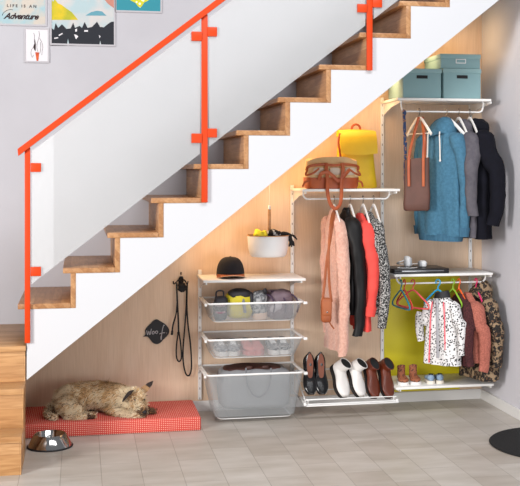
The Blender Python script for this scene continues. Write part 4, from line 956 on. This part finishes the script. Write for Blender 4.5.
for u, lb in ((368, 'chestnut brown leather shoe, left one of the pair beside the white boots'), (382, 'chestnut brown leather shoe at the right end of the wire rack')):
    shoe(lb, at(u-2, 362, -.235), -90+6, .245, .088, .056, M['brownb'], M['sole'], 'chestnut leather shoes', kind='boot', pitch=PT, roll=-14, shaft=.020, soleh=.012, name='leather_shoe')

# ============================================================ DRAWER CONTENTS
# middle drawer: three pairs of trainers seen from the side
zt_ = .3955
for i, (u, mu, ms, lb, lace, st_) in enumerate(((223, 'grey_sn', 'wsole', 'grey trainer with white sole at the left end of the middle drawer', 'lace', 'wsole'),
        (237.5, 'grey_sn', 'wsole', 'grey trainer with white sole, second from the left in the middle drawer', 'lace', 'wsole'),
        (250.5, 'pink_sn', 'pink_sn', 'dusty pink shoe beside the grey trainers in the middle drawer', None, None),
        (261.5, 'pink_sn', 'pink_sn', 'dusty pink shoe beside the speckled trainers in the middle drawer', None, None),
        (275.5, 'dark_sn', 'wsole', 'black and white speckled trainer next to the pink shoes in the middle drawer', 'lace', None),
        (288.5, 'dark_sn', 'wsole', 'black and white speckled trainer at the right end of the middle drawer', 'lace', None))):
    shoe(lb, Vector((ax(u, -.34)-.005, -.12 if i != 3 else -.13, zt_)), -90-(4 if i % 2 else -3), .215, .078, .050, M[mu], M[ms], 'trainers in the middle drawer', soleh=.026, laces=M[lace] if lace else None, name='trainer', stripe=M[st_] if st_ else None)
# upper drawer: bags
def pouch(label, u0, u1, v0, v1, Y, dp, m, e=.5, seed=1, name='bag', cat='bag', amp=.012, rot=0):
    a, b = at(u0, v1, Y), at(u1, v0, Y); c = Vector(((a.x+b.x)/2, Y+dp*.2, (a.z+b.z)/2))
    t = thing(name, label, cat, (c.x, c.y, a.z), None)
    part('bag_body', m, t, lambda bm: (blob(bm, c, ((b.x-a.x)/2, dp, (b.z-a.z)/2), e, e+.15, nu=32, nv=18, rot=Matrix.Rotation(math.radians(rot), 3, 'Y')), ruffle(bm, amp, 16, seed, amp*.3, 50)), smooth=60)
    return t, c, a, b
dk = mat('charcoal_nylon', '2c2a30', .7, col2='1f1e23', scale=20)
t, c, a, b = pouch('small dark charcoal bag at the left end of the upper drawer', 214, 227, 296, 321, -.32, .06, dk, seed=2)
part('handle', dk, t, lambda bm: tube(bm, cr([at(216, 297, -.34), at(216.5, 292, -.34), at(220, 290.5, -.34), at(223.5, 292, -.34), at(223.5, 298, -.34)], 4), .005, 8))
for v in (305, 312): part('pocket_band', mat('mauve_trim', '8a6a74', .8), t, lambda bm: tube(bm, cr([at(215.5, v, -.385), at(220, v+.8, -.388), at(225.5, v, -.385)], 4), 1, 6, flat=(.003, .006), up=(0, -1, 0)), 'mauve band')
t, c, a, b = pouch('yellow and black nylon sports bag in the upper drawer', 226, 252, 291, 319, -.29, .085, mat('bright_yellow_nylon', 'cdbd2a', .6, col2='bbab22', scale=10), seed=4, amp=.014)
part('top_panel', dk, t, lambda bm: (blob(bm, (c.x+.006, c.y-.004, b.z-.018), (.074, .078, .030), .7, .8, nu=28, nv=14), ruffle(bm, .010, 18, 3)), 'black top panel', smooth=60)
part('side_panel', dk, t, lambda bm: blob(bm, (b.x-.012, c.y-.02, c.z+.02), (.020, .055, .060), .7, .8, nu=20, nv=12), 'black side panel')
part('strap', mat('grey_webbing', '77777c', .7), t, lambda bm: tube(bm, cr([(c.x+.002, c.y-.06, b.z-.01), (c.x+.016, c.y-.088, c.z+.03), (c.x+.026, c.y-.092, c.z-.04)], 5), 1, 6, flat=(.003, .009), up=(0, -1, 0)), 'grey strap')
t, c, a, b = pouch('grey patterned bag with a pale base between the yellow and the purple bags', 252, 267, 291, 320, -.30, .07, mat('grey_snake_print', '57585c', .8, col2='a9a9aa', scale=50, st=(.45, .58)), seed=6, amp=.009)
part('base_panel', mat('pale_peach_leather', 'd9b8a2', .6), t, lambda bm: blob(bm, (c.x, c.y-.004, a.z+.028), ((b.x-a.x)/2*.98, .072, .028), .45, .6, nu=28, nv=10), 'pale peach base')
part('tag', dk, t, lambda bm: blob(bm, at(265, 291, -.33), (.013, .012, .018), nu=14, nv=8), 'black tag')
t, c, a, b = pouch('purple grey quilted jacket rolled up at the right end of the upper drawer', 266, 292.5, 290, 319, -.27, .088, mat('mauve_grey_nylon', '7d6a72', .6, col2='6b5962', scale=14), seed=9, amp=.020, name='rolled_jacket', cat='jacket')
for q in (-.5, -.05, .42):
    part('piping', mat('dark_purple_trim', '3c2540', .6), t, lambda bm: tube(bm, cr([(c.x+q*.16-.045, c.y-.03, b.z-.004), (c.x+q*.16+.015, c.y-.075, b.z-.030), (c.x+q*.16+.035, c.y-.098, c.z+.01), (c.x+q*.16+.028, c.y-.100, c.z-.04)], 5), .005, 8), 'dark purple piping')
part('lining_fold', mat('pale_lilac_lining', 'b9b0b6', .8), t, lambda bm: (blob(bm, (c.x-.03, c.y-.068, c.z-.012), (.030, .030, .048), .8, .9, nu=20, nv=12, rot=Matrix.Rotation(.5, 3, 'Y')), ruffle(bm, .008, 30, 2)), 'pale lilac fold', smooth=60)
# deep drawer: brown bag with handles
br = mat('dark_brown_leather_bag', '4a2a22', .6, col2='3c211b', scale=10)
t, c, a, b = pouch('dark brown leather bag inside the deep lowest drawer', 219, 289, 366, 408, -.25, .135, mat('grey_felt', '8c8d90', .9), e=.3, seed=12, amp=.008)
part('top_edge', br, t, lambda bm: (blob(bm, (c.x-.01, c.y, b.z-.012), ((b.x-a.x)/2*.82, .10, .024), .5, .5, nu=32, nv=10), ruffle(bm, .008, 16, 5)), 'dark brown top', smooth=60)
for sg in (-.33, .45): part('handle_end', br, t, lambda bm: blob(bm, (c.x+sg*.13, c.y-.09, b.z+.010), (.022, .012, .012), .6, .8, nu=16, nv=8), 'brown handle end')
part('handle', mat('grey_webbing_handle', '737377', .8), t, lambda bm: tube(bm, cr([at(246, 368, -.375), at(246.5, 380, -.378), at(251, 392, -.378), at(258, 397, -.378), at(266, 392, -.378), at(270.5, 380, -.378), at(271, 368, -.375)], 5), 1, 6, flat=(.002, .005), up=(0, -1, 0)), 'grey looped handle')

# ============================================================ DOG BED, BOWL, DOOR MAT
MX0, MX1, MY0, MY1, MZ = -1.068, -.046, -.525, -.050, .082
bm = B(); box(bm, MX0, MX1, MY0, MY1, .0005, MZ, .010, 3)
solo('dog_mattress', bm, M['mattress'], 'flat red patterned dog mattress on the floor under the stairs', 'mattress', ((MX0+MX1)/2, (MY0+MY1)/2, .0005))
def dog_bowl():
    c = floor_at(50, 446.5); t = thing('dog_bowl', 'stainless steel dog bowl with a black rubber foot beside the oak steps', 'bowl', (c.x, c.y, 0))
    part('bowl', M['chrome'], t, lambda bm: lathe(bm, [(0.0720, 0.0065), (0.1188, 0.0086), (0.1164, 0.0151), (0.0876, 0.0691), (0.0828, 0.0724), (0.0780, 0.0691), (0.0720, 0.0367), (0.0540, 0.0194), (0.0010, 0.0173)], c, 48), smooth=50)
    part('rubber_foot', M['black'], t, lambda bm: lathe(bm, [(0.0960, 0.0005), (0.1224, 0.0005), (0.1260, 0.0054), (0.1224, 0.0097), (0.1152, 0.0081), (0.0960, 0.0059), (0.0960, 0.0005)], c, 48), 'black rubber foot')
def floor_at(u, v, z=0):
    dep = F_PX*(CAM_H-z)/(v-HOR); r = (u-XC)*dep/F_PX
    return Vector((CAM_X+dep*math.sin(TH)+r*math.cos(TH), -CAM_D+dep*math.cos(TH)-r*math.sin(TH), z))
dog_bowl()
bm = B(); mc = (1.893, -1.42, 0); mc = (1.86, -1.235, 0)
lathe(bm, [(.001, .0005), (.372, .0005), (.378, .006), (.372, .012), (.001, .013)], mc, 64)
solo('door_mat', bm, M['rubbermat'], 'round black door mat on the tiles at the right edge', 'mat', (mc[0], mc[1], .0005))
# ============================================================ THE DOG
def dog():
    MZ_ = .082; root = thing('dog', 'shaggy tan terrier with dark ears and muzzle lying curled on the red mattress', 'dog', (-.66, -.31, MZ_))
    X = lambda u: ax(u, -.32)
    mb = bpy.data.metaballs.new('dog_body'); mb.resolution = .012; mb.render_resolution = .012; mb.threshold = .5
    mo = bpy.data.objects.new('dog_body', mb); C.objects.link(mo)
    def el(x, y, z, r, s=(1, 1, 1), rot=None, st=2.0):
        e = mb.elements.new(type='ELLIPSOID'); e.co = (x, y, z); e.radius = r*1.38; e.stiffness = st
        m_ = max(s); e.size_x, e.size_y, e.size_z = [q for q in s]
        if rot: e.rotation = rot
        return e
    def chain(pts, r0, r1, n=7):
        P = cr(pts, n); m_ = len(P)
        for i, p in enumerate(P):
            e = mb.elements.new(type='BALL'); e.co = p; e.radius = (r0+(r1-r0)*i/(m_-1))*1.38; e.stiffness = 2.0
    # trunk: rump, loin, ribs, chest
    chain([(X(66), -.28, .165), (X(80), -.25, .170), (X(97), -.24, .172), (X(112), -.27, .165)], .074, .078, 5)
    chain([(X(112), -.27, .160), (X(122), -.32, .150)], .078, .060, 3)
    # haunch and hind foot
    chain([(X(68), -.36, .150), (X(74), -.40, .135), (X(80), -.42, .118)], .060, .034, 4)
    chain([(X(68), -.43, .102), (X(78), -.455, .098), (X(89), -.45, .100), (X(94), -.445, .098)], .024, .015, 5)
    # neck and head resting on the paws
    chain([(X(116), -.31, .185), (X(124), -.35, .178)], .062, .058, 3)
    head = Vector((X(130), -.385, .170))
    chain([head, head+Vector((.025, -.012, -.006))], .060, .055, 2)
    nose = Vector((X(141.0), -.470, .112))
    chain([head+Vector((.035, -.035, -.020)), head+Vector((.058, -.062, -.036)), nose+Vector((-.008, .010, .004))], .040, .024, 4)
    # front legs
    chain([(X(112), -.36, .120), (X(122), -.42, .104), (X(134), -.465, .100), (X(142.5), -.475, .098)], .036, .019, 6)
    chain([(X(126), -.33, .112), (X(140), -.385, .102), (X(153), -.40, .100)], .030, .017, 5)
    # tail curling forward
    chain([(X(58), -.27, .130), (X(50.5), -.33, .115), (X(50), -.41, .102), (X(57), -.455, .098)], .028, .014, 7)
    # base of the upright ear
    bpy.context.view_layer.update(); dg = bpy.context.evaluated_depsgraph_get(); dg.update()
    me = bpy.data.meshes.new_from_object(mo.evaluated_get(dg)); bm = B(); bm.from_mesh(me)
    bpy.data.objects.remove(mo); bpy.data.metaballs.remove(mb)
    for v in bm.verts: v.co.z = max(v.co.z, MZ_+.0015)
    bm.normal_update(); faces = [(f.calc_center_median().copy(), f.normal.copy(), f.calc_area()) for f in bm.faces]
    for v in bm.verts: v.co += v.normal*noise.noise(v.co*40)*.003
    skin = mat('dog_skin_tan', 'a9845f', .95, col2='92704e', scale=25)
    obj('body', bm, skin, root, smooth=60)
    # coat: short tapered locks
    cols = [mat('fur_cream', 'e8d4b2', .9), mat('fur_tan', 'd6b080', .9), mat('fur_golden_brown', 'b58a58', .9), mat('fur_dark_brown', '4a3328', .9)]
    r = random.Random(5); cum = []; tot = 0
    for c, n, a in faces: tot += a; cum.append(tot)
    import bisect
    NB = 30000; verts = []; fcs = []; mi = []
    muz = nose
    for i in range(NB):
        q = bisect.bisect(cum, r.random()*tot); q = min(q, len(faces)-1); c, n, a = faces[q]
        s_ = math.sqrt(a); p = c+Vector((r.uniform(-1, 1), r.uniform(-1, 1), r.uniform(-1, 1)))*s_*.6
        if p.z < MZ_+.004: p.z = MZ_+.004
        dh = (p-head).length; dn = (p-muz).length
        # lie of the coat: backwards along the body and down, outwards on the face
        flow = Vector((-.75, -.15, -.55))
        if dh < .085: flow = (p-(head+Vector((.02, -.03, .005)))).normalized()*.9+Vector((0, 0, -.3))
        nz = noise.noise_vector(p*22)*.9
        d = (n*.42+flow+nz+Vector((r.uniform(-.35, .35), r.uniform(-.35, .35), r.uniform(-.35, .35)))).normalized()
        if d.dot(n) < .12: d = (d+n*(.25-d.dot(n))).normalized()
        L = r.uniform(.016, .030)*(1 if dn > .05 else .6)
        if dh < .06: L *= .85
        if p.z < .115: L *= .7
        e = p+d*L; e.z = max(e.z, MZ_+.002) ; m1 = p+d*L*.55+n*.002
        sd = d.cross(n); sd = sd.normalized()*r.uniform(.0011, .0021) if sd.length > 1e-4 else Vector((.0015, 0, 0))
        k = len(verts); verts += [p-sd, p+sd, m1+sd*.8, m1-sd*.8, e]; fcs += [(k, k+1, k+2, k+3), (k+3, k+2, k+4)]
        # patches: golden along the back, cream on the flank and head, dark muzzle and tail tip
        t_ = noise.noise(p*9+Vector((3, 1, 2)))*.5+noise.noise(p*30)*.35+r.uniform(-.25, .25)
        back = (p.z-.20)/.04
        sad = math.exp(-((p.x-X(106))/.055)**2)*.35
        if dn < .033 or (abs(p.x-X(49)) < .03 and p.z < .14 and r.random() < .35) or (p.x > X(148)): col = 3 if r.random() < .85 else 2
        elif p.z < .112 and X(88) < p.x < X(95): col = 3
        else:
            v_ = t_+back*.05+sad*.9-.05-.16*(p.x > X(116))
            col = 0 if v_ < .04 else 1 if v_ < .34 else 2
            if r.random() < .035: col = 3
        mi += [col, col]
    fm = bpy.data.meshes.new('fur'); L_ = WM[root.name].inverted()
    fm.from_pydata([tuple(L_ @ v) for v in verts], [], fcs); fm.update()
    for m_ in cols: fm.materials.append(m_)
    fm.polygons.foreach_set('material_index', mi)
    fo = bpy.data.objects.new('fur', fm); C.objects.link(fo); fo.parent = root; fo['kind'] = 'stuff'; fo['label'] = 'shaggy tan and cream coat'
    # ears, eyes, nose
    dkf = mat('ear_dark_fur', '2c211d', .9); pinkf = mat('ear_pink_inside', 'b98d7e', .9)
    def ear(base, tip, wd, side, mm, nm, thick=.006):
        b_, tp = Vector(base), Vector(tip); ax_ = (tp-b_); s_ = Vector(side).normalized(); nn = ax_.cross(s_).normalized()
        def f_(bm):
            rings = []
            for i in range(9):
                f = i/8; w_ = wd*(1-f**1.6)*(.85+.35*math.sin(f*PI))+.0012; o = b_+ax_*f
                rings.append([o+s_*w_*math.cos(2*PI*j/14)+nn*(thick*(1-f*.7)*math.sin(2*PI*j/14)-.010*math.cos(2*PI*j/14)**2*(1-f)) for j in range(14)])
            loft(bm, rings)
        return part(nm, mm, root, f_, smooth=60)
    er = ear(head+Vector((.070, .020, .040)), head+Vector((.128, .012, .096)), .021, (.8, -.25, -.55), skin, 'ear')
    e2 = ear(head+Vector((.102, .013, .072)), head+Vector((.134, .011, .103)), .0145, (.8, -.25, -.55), dkf, 'ear_tip'); e2['label'] = 'dark ear tip'; e2.parent = er
    e3 = ear(head+Vector((-.012, -.045, .052)), head+Vector((-.050, -.098, .008)), .036, (.75, -.15, .6), dkf, 'ear'); e3['label'] = 'dark folded ear'
    for a_ in (-.2, .25): pass
    part('nose', M['black'], root, lambda bm: blob(bm, nose+Vector((.012, -.022, .004)), (.013, .011, .010), .9, .9, nu=16, nv=10), 'black nose')
    ev = mat('dark_eye', '120c0a', .12)
    for p in (head+Vector((.022, -.070, .012)), head+Vector((.078, -.048, .006))):
        part('eye', ev, root, lambda bm: blob(bm, p, (.0075, .0065, .0060), nu=14, nv=8), 'half closed dark eye')
    part('mouth_line', dkf, root, lambda bm: tube(bm, cr([nose+Vector((-.016, -.026, -.002)), nose+Vector((.002, -.034, -.010)), nose+Vector((.022, -.020, -.008))], 4), .0022, 6), 'dark mouth line')
dog()
